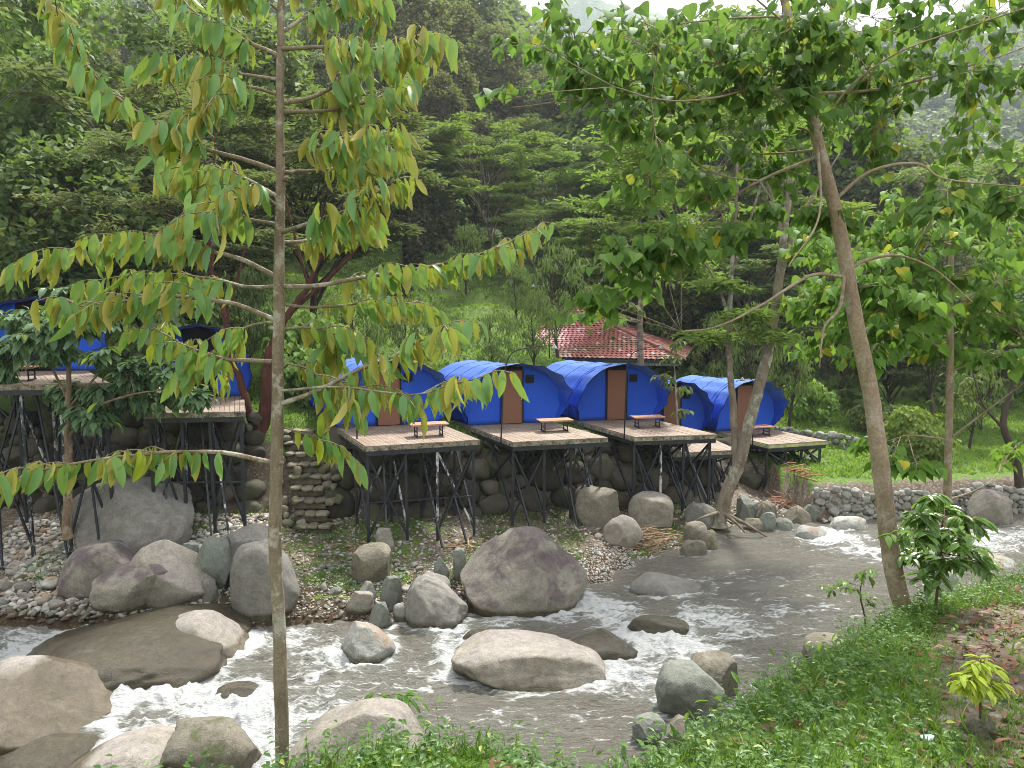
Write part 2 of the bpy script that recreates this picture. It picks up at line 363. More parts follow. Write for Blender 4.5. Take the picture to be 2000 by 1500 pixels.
# ------------------------------------------------------------------ rocks
rockm = [M_rock('rock_grey', (.29, .275, .245), (.18, .17, .15), None, wetz=.12),
         M_rock('rock_purple', (.37, .335, .275), (.26, .235, .2), (.145, .115, .115), (.5, .6), wetz=.2),
         M_rock('rock_tan', (.35, .315, .26), (.24, .215, .175), (.3, .27, .24), (.56, .66), wetz=.1),
         M_rock('rock_wet', (.2, .185, .145), (.12, .11, .085), None, wetz=.75),
         M_rock('rock_mossy', (.24, .215, .165), (.17, .15, .11), None, moss=.75, wetz=-1, sc=1.6),
         M_rock('rock_pale', (.4, .4, .37), (.3, .3, .27), (.28, .21, .15), (.6, .66), wetz=.12),
         M_rock('rock_green_grey', (.24, .26, .22), (.17, .185, .155), None, wetz=0.02),
         M_rock('rock_half_wet', (.32, .285, .23), (.21, .19, .15), (.3, .27, .24), (.56, .66), wetz=.62)]
river_rocks = []
def boulder(x0, x1, y0, y1, z, mat, seed, label, dep=.8, cuts=5, rough=.08, yaw=0, p=2.5, water=0, tilt=0, sub=5, under=.45, Y=None, prof=None):
    b = hit((x0 + x1) / 2, y1, 15) if Y == 'hit' else GZ((x0 + x1) / 2, y1, z) if Y is None else P((x0 + x1) / 2, y1, Y)
    if Y is not None: z = b[2] - (.08 if Y == 'hit' else 0)
    D = np.linalg.norm(b - [0, 0, CAM_Z]); wd = (x1 - x0) / FPX * D * .98; dd = wd * dep
    cy = b[1] + dd * .42; cx = b[0] * cy / b[1]
    wd = wd * cy / b[1]; top = P((x0 + x1) / 2, y0, cy)[2]; hh = max(top - z, .08)
    bot = z - under * hh - .12; top += .0
    V, F = rock_shape(seed, sub, cuts, rough, p)
    if prof:  # crest height along x as pairs
        xs = [a for a, _ in prof]; hs = [c for _, c in prof]; V[:, 2] = np.where(V[:, 2] > -.3, -.3 + (V[:, 2] + .3) * np.interp(V[:, 0], xs, hs), V[:, 2])
    if tilt: V = V @ np.array([[math.cos(tilt), 0, math.sin(tilt)], [0, 1, 0], [-math.sin(tilt), 0, math.cos(tilt)]]).T; lo, hi = V.min(0), V.max(0); V = (V - (lo + hi) / 2) / ((hi - lo) / 2)
    V = V * [wd / 2, dd / 2, (top - bot) / 2]
    c, s_ = math.cos(yaw), math.sin(yaw); V = V @ np.array([[c, -s_, 0], [s_, c, 0], [0, 0, 1]]).T
    if yaw: V[:, 0] *= wd / (V[:, 0].max() - V[:, 0].min())
    V[:, 2] += (top + bot) / 2 - z
    o = obj('boulder', V, F, rockm[mat]); o.location = (cx, cy, z); tag(o, label, 'boulder', 'boulders in and beside the river')
    if water: river_rocks.append((cx, cy, wd / 2, dd / 2, yaw))
    return o
B = boulder
B(903, 1145, 1030, 1206, .0, 1, 11, 'huge purple-topped boulder at the edge of the rapids, in front of the platforms', .8, 3, .06, 0, 2.5, 1, under=.3, prof=[(-1, .6), (-.6, .86), (-.2, 1), (.2, 1), (.6, .84), (1, .6)])
B(893, 1180, 1248, 1352, -.02, 2, 23, 'long flat grey-tan boulder lying in the middle of the river', .6, 8, .08, -.1, 2.7, 1, prof=[(-1, 1), (-.3, 1), (.3, .88), (1, .7)])
B(1092, 1242, 1238, 1300, .0, 3, 31, 'low wet brown boulder just behind the long flat one', .8, 4, .05, 0, 2.3, 1)
B(1228, 1345, 1205, 1255, .05, 3, 32, 'dark rock nearly drowned in the white rapids', .5, 6, .08, -.3, 2.3, 1)
B(1232, 1388, 1122, 1173, .08, 0, 33, 'smooth flat grey rock at the tip of the gravel bar', .6, 3, .04, 0, 2.3, 1, prof=[(-1, .9), (-.4, 1), (.4, .6), (1, .25)])
B(793, 912, 1124, 1232, -.02, 0, 34, 'two-humped grey-tan boulder left of the huge purple-topped one', .9, 4, .1, 0, 2.3, 1, prof=[(-1, 1), (-.4, 1), (.2, .8), (1, .5)])
B(795, 880, 1120, 1180, .25, 0, 35, 'rounded grey rock tucked behind the two-humped boulder', .8, 4, .08)
B(668, 772, 1210, 1298, -.05, 5, 36, 'slanting pale grey slab with a white top in the water', 1.0, 7, .08, .5, 2.6, 1, prof=[(-1, 1), (0, .9), (1, .5)])
B(903, 957, 1228, 1262, .0, 3, 37, 'small black wet rock with foam around it, behind the long flat boulder', .7, 7, .1, 0, 2.4, 1)
B(200, 362, 1092, 1206, .0, 1, 12, 'egg-shaped purple boulder resting in front of its neighbours at the left shore', .8, 5, .05, 0, 2.3, 1, under=.15, prof=[(-1, .7), (-.3, .9), (.4, 1.1), (1, .8)])
B(150, 300, 1058, 1175, .05, 1, 13, 'purple-grey boulder behind and left of the egg-shaped one', .9, 3, .05, 0, 2.4)
B(258, 412, 1058, 1178, .25, 2, 14, 'tall pale tan boulder behind and right of the egg-shaped one', .55, 4, .05, 0, 2.3, 1, prof=[(-1, 1), (-.2, 1), (.5, .85), (1, .5)])
B(388, 426, 1127, 1185, .05, 0, 15, 'small grey rock leaning against the tall tan boulder', 1, 4, .08, 0, 2.4, 1)
B(95, 442, 1206, 1362, -.28, 3, 16, 'huge mud-brown boulder with river water washing over it', 1.0, 1, .09, 0, 2.05, 1, sub=5, under=.4, prof=[(-1, .6), (-.3, .9), (.5, 1), (1, .8)])
B(335, 484, 1190, 1305, -.25, 2, 17, 'tan hump joined to the right side of the washed-over boulder', .9, 3, .05, 0, 2.3, 1, prof=[(-1, 1), (0, .9), (.6, .6), (1, .3)])
B(165, 375, 935, 1068, 1.0, 0, 18, 'big smooth grey boulder under the left platform', .8, 4, .07, 0, 2.5)
B(438, 535, 1030, 1105, .9, 0, 19, 'grey boulder with a platform post standing on it', .9, 5, .07, 0, 2.6)
B(458, 582, 1055, 1190, .25, 0, 20, 'tall rounded grey boulder beside the slim tree trunk', .7, 3, .05, 0, 2.7, prof=[(-1, .9), (0, 1), (.6, .75), (1, .45)])
B(388, 452, 1048, 1138, .55, 6, 21, 'greenish angular boulder with rubbish beside it', .8, 9, .08, 0, 2.6)
B(355, 392, 1060, 1098, .9, 6, 22, 'small round grey-green rock left of the angular boulder', .9, 5, .08)
B(-60, 192, 1308, 1475, -.3, 7, 24, 'large tan and dark boulder cut by the left edge of the view', .9, 4, .06, .0, 2.4, 1, prof=[(-1, 1), (-.1, 1), (.5, .7), (1, .25)])
B(18, 190, 1446, 1530, -.4, 3, 25, 'low dark tan boulder at the bottom left corner in the foam', .8, 4, .06, 0, 2.3, 1)
B(140, 352, 1443, 1580, -.35, 2, 26, 'pinkish smooth boulder at the bottom edge, left of the slim trunk', .8, 3, .05, 0, 2.3, 1, prof=[(-1, .4), (-.3, .8), (.3, 1), (1, .9)])
B(335, 500, 1408, 1560, -.35, 4, 27, 'mossy wet boulder at the bottom edge beside the slim trunk', .8, 5, .07, 0, 2.4, 1)
B(432, 512, 1338, 1388, -.3, 3, 28, 'dark wet rock half drowned in foam beside the slim trunk', .8, 4, .06, 0, 2.3, 1)
B(545, 815, 1385, 1640, 0, 2, 29, 'large pinkish tan boulder in the foreground with a leafy plant behind it', .8, 4, .05, 0, 2.3, 0, Y=5.6, prof=[(-1, .35), (-.4, .8), (.2, 1), (.7, 1), (1, .8)])
B(1288, 1405, 1298, 1392, .3, 6, 30, 'angular brown-grey boulder at the near water edge', .9, 8, .07, 0, 2.7, 1)
B(1345, 1440, 1278, 1365, .3, 4, 41, 'weathered boulder behind the angular one at the near bank', .9, 7, .07, 0, 2.6, 1)
B(1238, 1300, 1398, 1440, .3, 6, 42, 'small grey rock at the near water edge under the weeds', .9, 6, .08, 0, 2.5, 1)
B(1565, 1650, 1238, 1305, .5, 4, 43, 'pale mossy rock showing above the bank weeds left of the leaning trunk', .9, 6, .07)
B(1290, 1360, 1400, 1460, .8, 4, 44, 'olive rock half sunk in the bank weeds', .9, 5, .07)
B(1178, 1254, 1005, 1070, .75, 2, 45, 'tan faceted boulder under the third platform', .9, 8, .07, 0, 2.6, under=.3, Y='hit')
B(1226, 1312, 962, 1032, 1.25, 2, 46, 'pinkish tan boulder jammed high under the third platform', .9, 7, .07, 0, 2.6, under=.3, Y='hit')
B(1115, 1215, 948, 1030, 1.2, 4, 47, 'mossy grey boulder behind the posts of the third platform', .9, 6, .07, 0, 2.6, under=.3, Y='hit')
B(1330, 1378, 1054, 1098, .3, 4, 48, 'squat olive rock with its foot in the quiet water', .9, 7, .07, 0, 2.35, 1, Y='hit')
B(1334, 1382, 1018, 1062, .6, 4, 49, 'olive rock stacked above the squat one at the quiet water', .9, 7, .07, 0, 2.35, Y='hit')
B(1362, 1405, 1034, 1088, .3, 4, 50, 'rounded olive rock right of the squat one', .9, 5, .07, 0, 2.35, 1, Y='hit')
B(1338, 1396, 982, 1034, .7, 0, 51, 'brown-grey boulder left of the two-stemmed tree foot', .9, 6, .07, 0, 2.35, Y='hit')
B(1438, 1482, 968, 1016, .6, 6, 52, 'grey pointed rock right of the two-stemmed tree foot', .9, 8, .08, 0, 2.35, Y='hit')
B(1476, 1516, 978, 1024, .5, 4, 53, 'tall yellow-green leaning rock in the rock heap', .9, 8, .08, .3, 2.35, Y='hit')
B(1533, 1584, 988, 1034, .45, 4, 54, 'biggest olive-grey block of the rock heap by the stone wall', .9, 6, .06, 0, 2.35, Y='hit')
B(1566, 1602, 985, 1022, .6, 6, 55, 'grey angular rock leaning on the biggest block', .9, 8, .07, 0, 2.35, Y='hit')
B(1503, 1548, 1010, 1048, .3, 6, 56, 'pale green-grey faceted rock at the front of the heap', .9, 8, .07, 0, 2.35, Y='hit')
B(1556, 1618, 1027, 1062, .15, 5, 57, 'flat pale slab of rock sloping into the pool', .9, 7, .07, 0, 2.6, 1)
B(1452, 1496, 1012, 1036, .3, 4, 58, 'low olive rock at the left of the heap', .9, 5, .07)
B(1484, 1512, 1000, 1030, .4, 6, 59, 'small grey rock wedged in the middle of the heap', .9, 6, .07)
B(1528, 1566, 1040, 1060, .2, 0, 60, 'low brown-grey rock at the pool edge in front of the heap', .9, 5, .07, 0, 2.35, 1, Y='hit')
B(1622, 1686, 1008, 1045, .2, 5, 61, 'light brown boulder in front of the dry stone wall', .8, 5, .05, 0, 2.5, 1)
B(1898, 1966, 958, 1036, .25, 1, 62, 'dark purple boulder against the wall at the right', .8, 4, .06, 0, 2.5, 1)
B(1858, 1962, 1078, 1118, .2, 5, 63, 'pale flat rock in the river behind the leafy sapling', .8, 4, .06, 0, 2.4, 1)
B(1780, 1850, 1072, 1105, .2, 0, 64, 'grey rock in the rapids between leaning trunk and sapling', .8, 4, .06, 0, 2.4, 1)
B(1815, 1870, 1110, 1180, .6, 5, 65, 'pale rock low on the bank behind the sapling stem', .8, 5, .06)
B(688, 764, 1062, 1120, .55, 4, 66, 'blocky brown boulder on the grass below the first platform', .8, 8, .05, 0, 3.2)
B(735, 772, 1030, 1066, .8, 2, 67, 'upright tan rock behind the blocky brown one', .8, 7, .06, 0, 2.8)
B(885, 912, 1070, 1118, .5, 6, 68, 'upright grey stone leaning at the left side of the huge boulder', .8, 6, .07, 0, 2.6)
B(848, 878, 1088, 1124, .5, 6, 69, 'second grey stone left of the huge boulder', .8, 6, .07, 0, 2.6)
B(742, 785, 1125, 1170, .3, 6, 70, 'blue-green angular stone on top of the stone pile', .8, 9, .07, 0, 2.6)
B(700, 735, 1135, 1165, .3, 5, 71, 'white rounded stone left of the blue-green one in the pile', .8, 5, .07)
B(676, 730, 1155, 1185, .2, 2, 72, 'flat orange-tan brick-like stone in the pile', .6, 7, .04, 0, 3.2)
B(722, 766, 1175, 1222, .1, 6, 73, 'grey-green angular stone at the foot of the pile', .8, 9, .07, 0, 2.6, 1)
B(768, 796, 1178, 1212, .05, 5, 74, 'upright pale stone at the right foot of the pile', .8, 8, .07, 0, 2.6, 1)
B(1905, 2010, 1145, 1210, 4.3, 5, 75, 'tan rock on the bank at the right edge of the view', .7, 4, .05, Y=7.6) if False else None
# loose stones on the shore: every one a thing
stone_meshes = []
for q in range(8):
    V, F = rock_shape(200 + q, 3, 7, .12, 2.6, .55); stone_meshes.append([mesh_data('river_stone', V * [.5, .38, .26], F, rockm[m]) for m in (0, 5, 6, 2)])
rng = np.random.default_rng(5); n_st = 0; placed = []
def stones(n, fx, smin, smax, label, group):
    global n_st
    k = 0; tries = 0
    while k < n and tries < n * 30:
        tries += 1; x, y = fx(); s = smin * (smax / smin) ** (rng.random() ** 1.7)
        if any((x - a) ** 2 + (y - b) ** 2 < (.38 * (s + c)) ** 2 for a, b, c in placed): continue
        placed.append((x, y, s)); z = Hs(x, y)
        o = bpy.data.objects.new('river_stone', stone_meshes[rng.integers(8)][rng.choice(4, p=[.42, .16, .28, .14])]); COL.objects.link(o)
        o.location = (x, y, z + s * .07); o.rotation_euler = (rng.normal() * .25, rng.normal() * .25, rng.random() * 6.3)
        o.scale = (s, s * rng.uniform(.8, 1.2), s * rng.uniform(.7, 1.3)); nm = o.data.materials[0].name.split('_')[1]; tag(o, ('big ' if s > .6 * smax else 'small ' if s < .35 * smax else '') + {'grey': 'brownish grey', 'pale': 'pale', 'green': 'greenish', 'tan': 'tan'}[nm] + ' ' + label + (', near the water' if y < yf(x) + .9 else ', high on the shore' if y > yf(x) + 2.6 else ''), 'stone', group); k += 1
def on_shore(xa, xb, ta, tb):
    def f():
        x = rng.uniform(xa, xb); t = rng.uniform(ta, tb); return x, yf(x) + (yb(x) - yf(x)) * t
    return f
stones(160, on_shore(-14.5, -8.3, .0, .75), .26, .8, 'loose stone on the stony shore at the left', 'loose stones on the left shore')
stones(40, on_shore(-8.6, -5.2, .1, .7), .12, .4, 'loose stone between slim trunk and steps', 'loose stones by the steps')
stones(62, on_shore(-5.2, -1.0, -.02, .5), .16, .48, 'loose stone left of the huge boulder', 'loose stones before the first platform')
stones(20, on_shore(1.6, 5.2, .3, .8), .14, .4, 'loose stone under the middle platforms', 'loose stones under the platforms')
stones(26, on_shore(5.6, 10.4, .04, .5), .25, .6, 'loose stone around the rock heap', 'loose stones of the rock heap')
# gravel
def scatter_pebbles(n, fx, s0, s1, mat, seed):
    rg = np.random.default_rng(seed); mb = MB(); T = rock_shape(seed, 1, 4, .2, 2.5); pts = np.array([fx(rg) for _ in range(n)])
    z = H(pts[:, 0], pts[:, 1]); ok = z > -.15; pts = pts[ok]; z = z[ok]; n = len(z)
    s = s0 * (s1 / s0) ** (rg.random(n) ** 2); Rm = frames(unit(rg, n) * [1, 1, .3], unit(rg, n) * .5 + [0, 0, 1])
    V, F, k = inst((T[0] * [.5, .4, .25], [T[1]]), np.column_stack([pts, z + s * .08]), Rm, s)
    return V, F, np.repeat(rg.random(n), k)
g = G('pebbles'); r = g.attr(); c = g.mix(r, (.17, .165, .15), (.46, .43, .38)); c = g.mix(g.ramp(g.n('TexWhiteNoise', {'W': r}, noise_dimensions='1D').outputs[0], .8, .82), c, (.28, .2, .14))
zz = g.n('SeparateXYZ', {0: g.pos()}).outputs[2]; c = g.mix(g.ramp(zz, .02, .1, (1,) * 3, (0,) * 3), c, g.mix(1.0, c, (.4, .36, .3), 'MULTIPLY'))
M_peb = g.done(g.bsdf(c, .8, None, .3))
def shore_fx(xa, xb, ta, tb):
    def f(rg):
        x = rg.uniform(xa, xb); t = rg.uniform(ta, tb); return x, yf(x) + (yb(x) - yf(x)) * t
    return f
Vs, Fs, rs, nn = [], {}, [], 0
for n, fx, a, b, sd_ in ((6500, shore_fx(-16, -8, -.05, .9), .07, .3, 1), (4200, shore_fx(-8, -1.2, -.06, .45), .035, .12, 2), (1500, shore_fx(-8, 0, .4, 1), .05, .18, 3),
                         (4200, shore_fx(1.7, 5.5, -.1, .42), .035, .11, 4), (1200, shore_fx(1, 7, .4, 1), .05, .2, 5), (900, shore_fx(6.5, 11, 0, .8), .06, .25, 6), (900, shore_fx(11, 22, -.2, .9), .06, .3, 7)):
    V, F, r_ = scatter_pebbles(n, fx, a, b, None, sd_); Vs.append(V); rs.append(r_); Fs.setdefault(3, []).append(F[0] + nn); nn += len(V)
tag(obj('gravel', np.concatenate(Vs), np.concatenate(Fs[3]), M_peb, smooth=True, rnd=np.concatenate(rs)), 'grey pebbles and gravel along the far shore', 'gravel', kind='stuff')
# ------------------------------------------------------------------ stone walls
def stone_wall(name, label, path, zlo, zhi, size, mat, seed, depth=.35, lean=.0, cuts=7, cat='wall', batter=0.0):
    rg = np.random.default_rng(seed); mb = MB(); path = np.array(path, float); seg = np.linalg.norm(np.diff(path, axis=0), axis=1); cum = np.concatenate([[0], np.cumsum(seg)])
    Ts = [rock_shape(seed * 7 + q, 3, cuts, .1, 2.7, .66) for q in range(8)]
    L = cum[-1]; done = []
    def at(s): return np.array([np.interp(s, cum, path[:, 0]), np.interp(s, cum, path[:, 1])])
    zz = [(zlo(at(s)[0]), zhi(at(s)[0])) for s in np.linspace(0, L, 40)]; hm = max(q[1] - q[0] for q in zz); N = int(14 * L * hm / size ** 2 * 2.2)
    for k in range(N):
        r = size * (1.0 - .72 * (k / N) ** .6) * rg.uniform(.8, 1.15) * .62; s = rg.random() * L; q = at(s); a, b = zlo(q[0]), zhi(q[0]); fr = rg.random() ** .9; zc = a + fr * (b - a)
        if zc + r * .5 > b + size * .25: continue
        if done:
            dq = np.array(done); m = np.hypot((dq[:, 0] - s) / 1.12, (dq[:, 1] - zc) * 1.1) - (dq[:, 2] + r) * .8
            if m.min() < 0: continue
        done.append((s, zc, r)); t = at(min(s + .3, L)) - at(max(s - .3, 0)); t /= np.linalg.norm(t); nrm = np.array([-t[1], t[0]]); back = fr * batter + rg.normal() * .05 * size + r * .15
        T = Ts[rg.integers(8)]; V = T[0] * [r * rg.uniform(1.0, 1.3), min(depth, r) * 1.05, r * rg.uniform(.8, 1.05)]; an = rg.normal() * .35; ca, sa = math.cos(an), math.sin(an); V = V @ np.array([[ca, 0, sa], [0, 1, 0], [-sa, 0, ca]]).T
        W = V[:, :1] * np.append(t, 0) + V[:, 1:2] * np.append(nrm, 0) + V[:, 2:] * [0, 0, 1]; mb.add(W + [q[0] + nrm[0] * back, q[1] + nrm[1] * back, zc], T[1], rg.random())
    o = mb.build(name, mat, None, True); return tag(o, label, cat)
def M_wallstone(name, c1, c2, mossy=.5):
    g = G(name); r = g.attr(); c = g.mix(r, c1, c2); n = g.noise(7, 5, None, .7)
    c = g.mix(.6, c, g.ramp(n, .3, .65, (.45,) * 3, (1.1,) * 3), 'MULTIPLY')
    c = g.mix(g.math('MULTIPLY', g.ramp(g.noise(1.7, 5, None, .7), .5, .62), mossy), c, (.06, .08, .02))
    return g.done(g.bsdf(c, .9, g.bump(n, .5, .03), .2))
M_ws1 = M_wallstone('wall_stone', (.34, .33, .3), (.2, .19, .165), .4); M_ws2 = M_wallstone('shade_dark_wall_stone', (.115, .1, .078), (.045, .04, .03), .5)  # second stone: mossy dark, with the shade under the decks put into its colour
xs = np.arange(11.2, 24, .8); stone_wall('dry_stone_wall', 'dry stone retaining wall below the lawn at the right', [(x, yb(x) - .12) for x in xs], lambda x: -.05, lambda x: zt(x) - .12 + .22 * math.sin(x * 1.7) * math.sin(x * .6 + 1), .29, M_ws1, 3, .2, cuts=10)
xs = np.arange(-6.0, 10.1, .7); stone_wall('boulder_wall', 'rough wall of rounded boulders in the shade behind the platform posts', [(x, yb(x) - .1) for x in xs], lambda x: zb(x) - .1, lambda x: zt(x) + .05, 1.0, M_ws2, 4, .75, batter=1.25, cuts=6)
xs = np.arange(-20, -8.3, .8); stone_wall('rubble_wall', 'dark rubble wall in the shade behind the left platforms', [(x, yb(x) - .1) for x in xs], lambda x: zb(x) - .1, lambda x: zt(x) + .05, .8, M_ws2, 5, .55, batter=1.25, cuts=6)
w5 = [hit(px, py, 20) for px, py in ((1515, 850), (1600, 868), (1700, 880), (1760, 886), (1840, 884))]
stone_wall('low_garden_wall', 'low stone garden wall at the far side of the lawn', [(p[0], p[1]) for p in w5], lambda x: 1.4, lambda x: 2.15, .3, M_ws1, 6, .3)
# rim of stones by the lawn
# ------------------------------------------------------------------ river
fine = np.radians(np.concatenate([np.arange(-66, -41, .5), np.arange(-41, 41, .085), np.arange(41, 66, .5)]))
rad = np.concatenate([np.arange(8.5, 16, .055), np.arange(16, 24, .06), np.arange(24, 36, .09), np.arange(36, 70, .6)]); A_, R_ = np.meshgrid(fine, rad)
X = R_ * np.sin(A_); Y = R_ * np.cos(A_); na = len(fine); xr, yr_ = X.ravel(), Y.ravel(); base = wlev(xr)
px, py = proj(xr, yr_, base)
turb = np.zeros(len(xr)); foam = np.zeros(len(xr))
E = ((60, 1270, 170, 45, .9, -.1), (250, 1355, 190, 40, 1.2, .25), (130, 1310, 150, 50, .9, .4), (450, 1400, 170, 70, 1.25, .1), (640, 1300, 130, 55, .75, 0), (560, 1260, 90, 40, .8, -.2), (330, 1440, 130, 40, 1.0, 0), (620, 1380, 120, 50, .75, 0), (530, 1460, 90, 60, 1.0, 0), (20, 1420, 120, 60, .8, 0),
     (720, 1250, 70, 25, .5, 0), (880, 1240, 70, 20, .8, 0), (870, 1275, 35, 40, 1.0, 0), (975, 1225, 60, 14, .7, 0), (1180, 1195, 70, 30, 1.2, 0), (1250, 1235, 110, 34, 1.1, .3), (1330, 1275, 120, 28, 1.15, .1), (1250, 1330, 90, 40, 1.0, 0), (1400, 1220, 120, 40, .9, .2), (1200, 1355, 50, 18, .8, 0), (1520, 1200, 160, 50, .5, 0), (1480, 1130, 190, 30, .42, 0), (1100, 1215, 60, 15, .8, 0),  # faint streaks in the calm pool paint sky sheen on the water as foam
     (1640, 1060, 80, 20, 1.1, .1), (1720, 1085, 100, 24, .8, .2), (1900, 1060, 130, 24, .95, 0), (2050, 1050, 90, 22, .9, 0), (1330, 1150, 120, 20, .25, 0), (800, 1330, 220, 60, .5, 0), (1000, 1420, 280, 60, .38, 0), (150, 1215, 160, 16, .15, 0), (440, 1470, 90, 30, .9, 0))
for ex, ey, rx, ry, s_, an in E:
    dx, dy = px - ex, py - ey; c, s2 = math.cos(an), math.sin(an); u = (dx * c + dy * s2) / rx; v = (-dx * s2 + dy * c) / ry
    b = np.exp(-(u * u + v * v) * .9); foam = np.maximum(foam, s_ * b); turb = np.maximum(turb, min(1, s_ * 1.1) * np.exp(-(u * u + v * v) * .5))
hump = np.zeros(len(xr))
for cx, cy, a, b, yaw in river_rocks:
    c, s_ = math.cos(yaw), math.sin(yaw); dx, dy = xr - cx, yr_ - cy; u = (dx * c + dy * s_) / a; v = (-dx * s_ + dy * c) / b; q = np.sqrt(u * u + v * v)
    ring = np.exp(-((q - 1.0) * min(a, 1.2) / .22) ** 2); hump = hump + ring * (.03 + .1 * np.minimum(turb, 1)) * (.6 + .4 * np.clip(dx / a, -1, 1))
    foam = foam + (.3 + .55 * np.minimum(turb, 1)) * np.exp(-((q - 1.02) * min(a, 1.2) / .16) ** 2) * (1 if cx < 8 else .4)
P3 = np.stack([xr, yr_, 0 * xr], -1); wp = fbm(P3 * .6, 40, 3)
fl = np.stack([xr * .35 + wp * .8, yr_ * 1.3 + wp * .9, 0 * xr], -1)
n1 = fbm(fl * 1.5, 41, 4); n2 = 1 - np.abs(fbm(P3 * 1.5 + wp[:, None] * .6, 43, 4)) * 2; n3 = fbm(P3 * 5 + wp[:, None], 44, 3); n4 = fbm(fl * 7, 46, 3)
drop = .1 * n1
n5 = fbm(P3 * 11 + wp[:, None], 47, 2)
Z = base + drop * .6 + n4 * .02 + turb * (.12 * n1 + .13 * n2 * n2 + .09 * n3 + .035 * n5) + .05 * turb + hump
i = (np.arange(len(rad) - 1)[:, None] * na + np.arange(na - 1)[None]).ravel(); keep = (yr_[i] > yn(xr[i]) - 1.2) & (yr_[i] < yf(xr[i]) + 1.6); i = i[keep]
F = np.stack([i, i + na, i + na + 1, i + 1], 1); used = np.unique(F); mp_ = np.full(len(xr), -1, np.int64); mp_[used] = np.arange(len(used))
g = G('river_water'); o = g.pos(); f = g.attr('foam')
mapv = g.n('Mapping', {'Vector': o, 'Scale': (.42, 1.3, 1), 'Rotation': (0, 0, R(-14))}).outputs[0]
wv = g.mix(.22, mapv, g.n('TexNoise', {'Vector': mapv, 'Scale': 1.1, 'Detail': 3.0}).outputs[1])
a1 = g.noise(3.2, 9, wv, .66, 1.0); a2 = g.noise(13, 7, wv, .72, 1.4); a3 = g.noise(40, 3, mapv, .6)
vo = g.n('TexVoronoi', {'Vector': g.mix(.3, mapv, g.n('TexNoise', {'Vector': mapv, 'Scale': 3.0, 'Detail': 5.0}).outputs[1]), 'Scale': 3.2}, feature='DISTANCE_TO_EDGE').outputs[0]
lace = g.ramp(vo, 0.0, .09, (1,) * 3, (0,) * 3)
s1 = g.math('ADD', g.math('MULTIPLY', g.math('SUBTRACT', a1, .5), 2.9), g.math('MULTIPLY', g.math('SUBTRACT', a2, .5), .85))
s1 = g.math('ADD', s1, g.math('MULTIPLY', g.math('SUBTRACT', lace, .4), .34))
m = g.math('ADD', g.math('SUBTRACT', g.math("MULTIPLY", f, 1.0), .49), s1)
mask = g.math('MULTIPLY', g.ramp(g.math('MULTIPLY', m, g.ramp(f, .03, .2)), .0, .42), .93)
wc = g.mix(g.noise(.5, 4, o), (.14, .13, .105), (.185, .172, .142))
wc = g.mix(g.ramp(f, .2, 1.1), wc, (.22, .22, .19))
wb = g.bsdf(wc, .09, g.bump(g.math('ADD', g.noise(4.5, 6, wv, .62, .6), g.math('MULTIPLY', a2, .5)), 1.0, .2), .5); wb.inputs['IOR'].default_value = 1.33
fb = g.bsdf(g.mix(a2, (.42, .43, .41), (.82, .83, .82)), .6, g.bump(g.math('ADD', a2, g.math('MULTIPLY', a3, .3)), 1.0, .12), .3)
M_water = g.done(g.n('MixShader', {0: mask, 1: wb, 2: fb}))
riv = obj('river_water', np.stack([xr, yr_, Z], -1)[used], mp_[F][:, ::-1], M_water, attrs={'foam': foam[used]}); tag(riv, kind='structure')
# ------------------------------------------------------------------ tent and platform materials
g = G('blue_canvas'); o = g.obco(); z = g.n('SeparateXYZ', {0: o}).outputs[2]
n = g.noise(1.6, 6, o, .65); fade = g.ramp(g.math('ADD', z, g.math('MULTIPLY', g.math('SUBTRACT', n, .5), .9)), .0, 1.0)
fade = g.ramp(g.math('ADD', g.math('MULTIPLY', z, .42), g.math('MULTIPLY', g.math('SUBTRACT', n, .5), .45)), .42, .8)  # paler with height: sun-bleached cloth, with sky sheen painted into the colour
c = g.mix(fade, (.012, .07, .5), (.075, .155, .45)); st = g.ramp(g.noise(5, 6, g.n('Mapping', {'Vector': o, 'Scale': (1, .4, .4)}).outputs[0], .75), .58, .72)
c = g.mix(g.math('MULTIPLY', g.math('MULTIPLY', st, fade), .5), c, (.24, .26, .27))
bmp = g.bump(g.math('ADD', g.noise(2.2, 4, g.n('Mapping', {'Vector': o, 'Scale': (1, 1, .5)}).outputs[0], .5, 1.2), g.math('MULTIPLY', g.noise(60, 2, o), .05)), .5, .12)
a_ = g.bsdf(c, .72, bmp, .25); t_ = g.n('BsdfTranslucent', {'Color': (.01, .06, .45)})
M_canvas = g.done(g.n('MixShader', {0: .12, 1: a_, 2: t_}))
g = G('blue_canvas_wall'); o = g.obco(); c = g.mix(g.noise(.9, 5, o), (.014, .085, .60), (.02, .12, .70))
c = g.mix(g.ramp(g.n('SeparateXYZ', {0: o}).outputs[2], .02, .22, (1,) * 3, (0,) * 3), c, g.mix(g.noise(6, 5, o, .7), c, (.05, .09, .3)))
a_ = g.bsdf(c, .6, g.bump(g.noise(1.5, 3, g.n('Mapping', {'Vector': o, 'Scale': (1.5, 1, .4)}).outputs[0], .5, .6), .4, .1), .3); t_ = g.n('BsdfTranslucent', {'Color': (.015, .09, .65)})
M_cwall = g.done(g.n('MixShader', {0: .2, 1: a_, 2: t_}))
g = G('woven_brown_door'); o = g.obco(); wv = g.n('TexWave', {'Vector': o, 'Scale': 22.0, 'Distortion': 1.2, 'Detail': 2.0}, bands_direction='Z').outputs[0]
c = g.mix(wv, (.17, .075, .045), (.26, .12, .075)); c = g.mix(g.ramp(g.noise(3, 5, o), .4, .7), c, (.2, .1, .062)); M_door = g.done(g.bsdf(c, .7, g.bump(wv, .3, .01), .25))
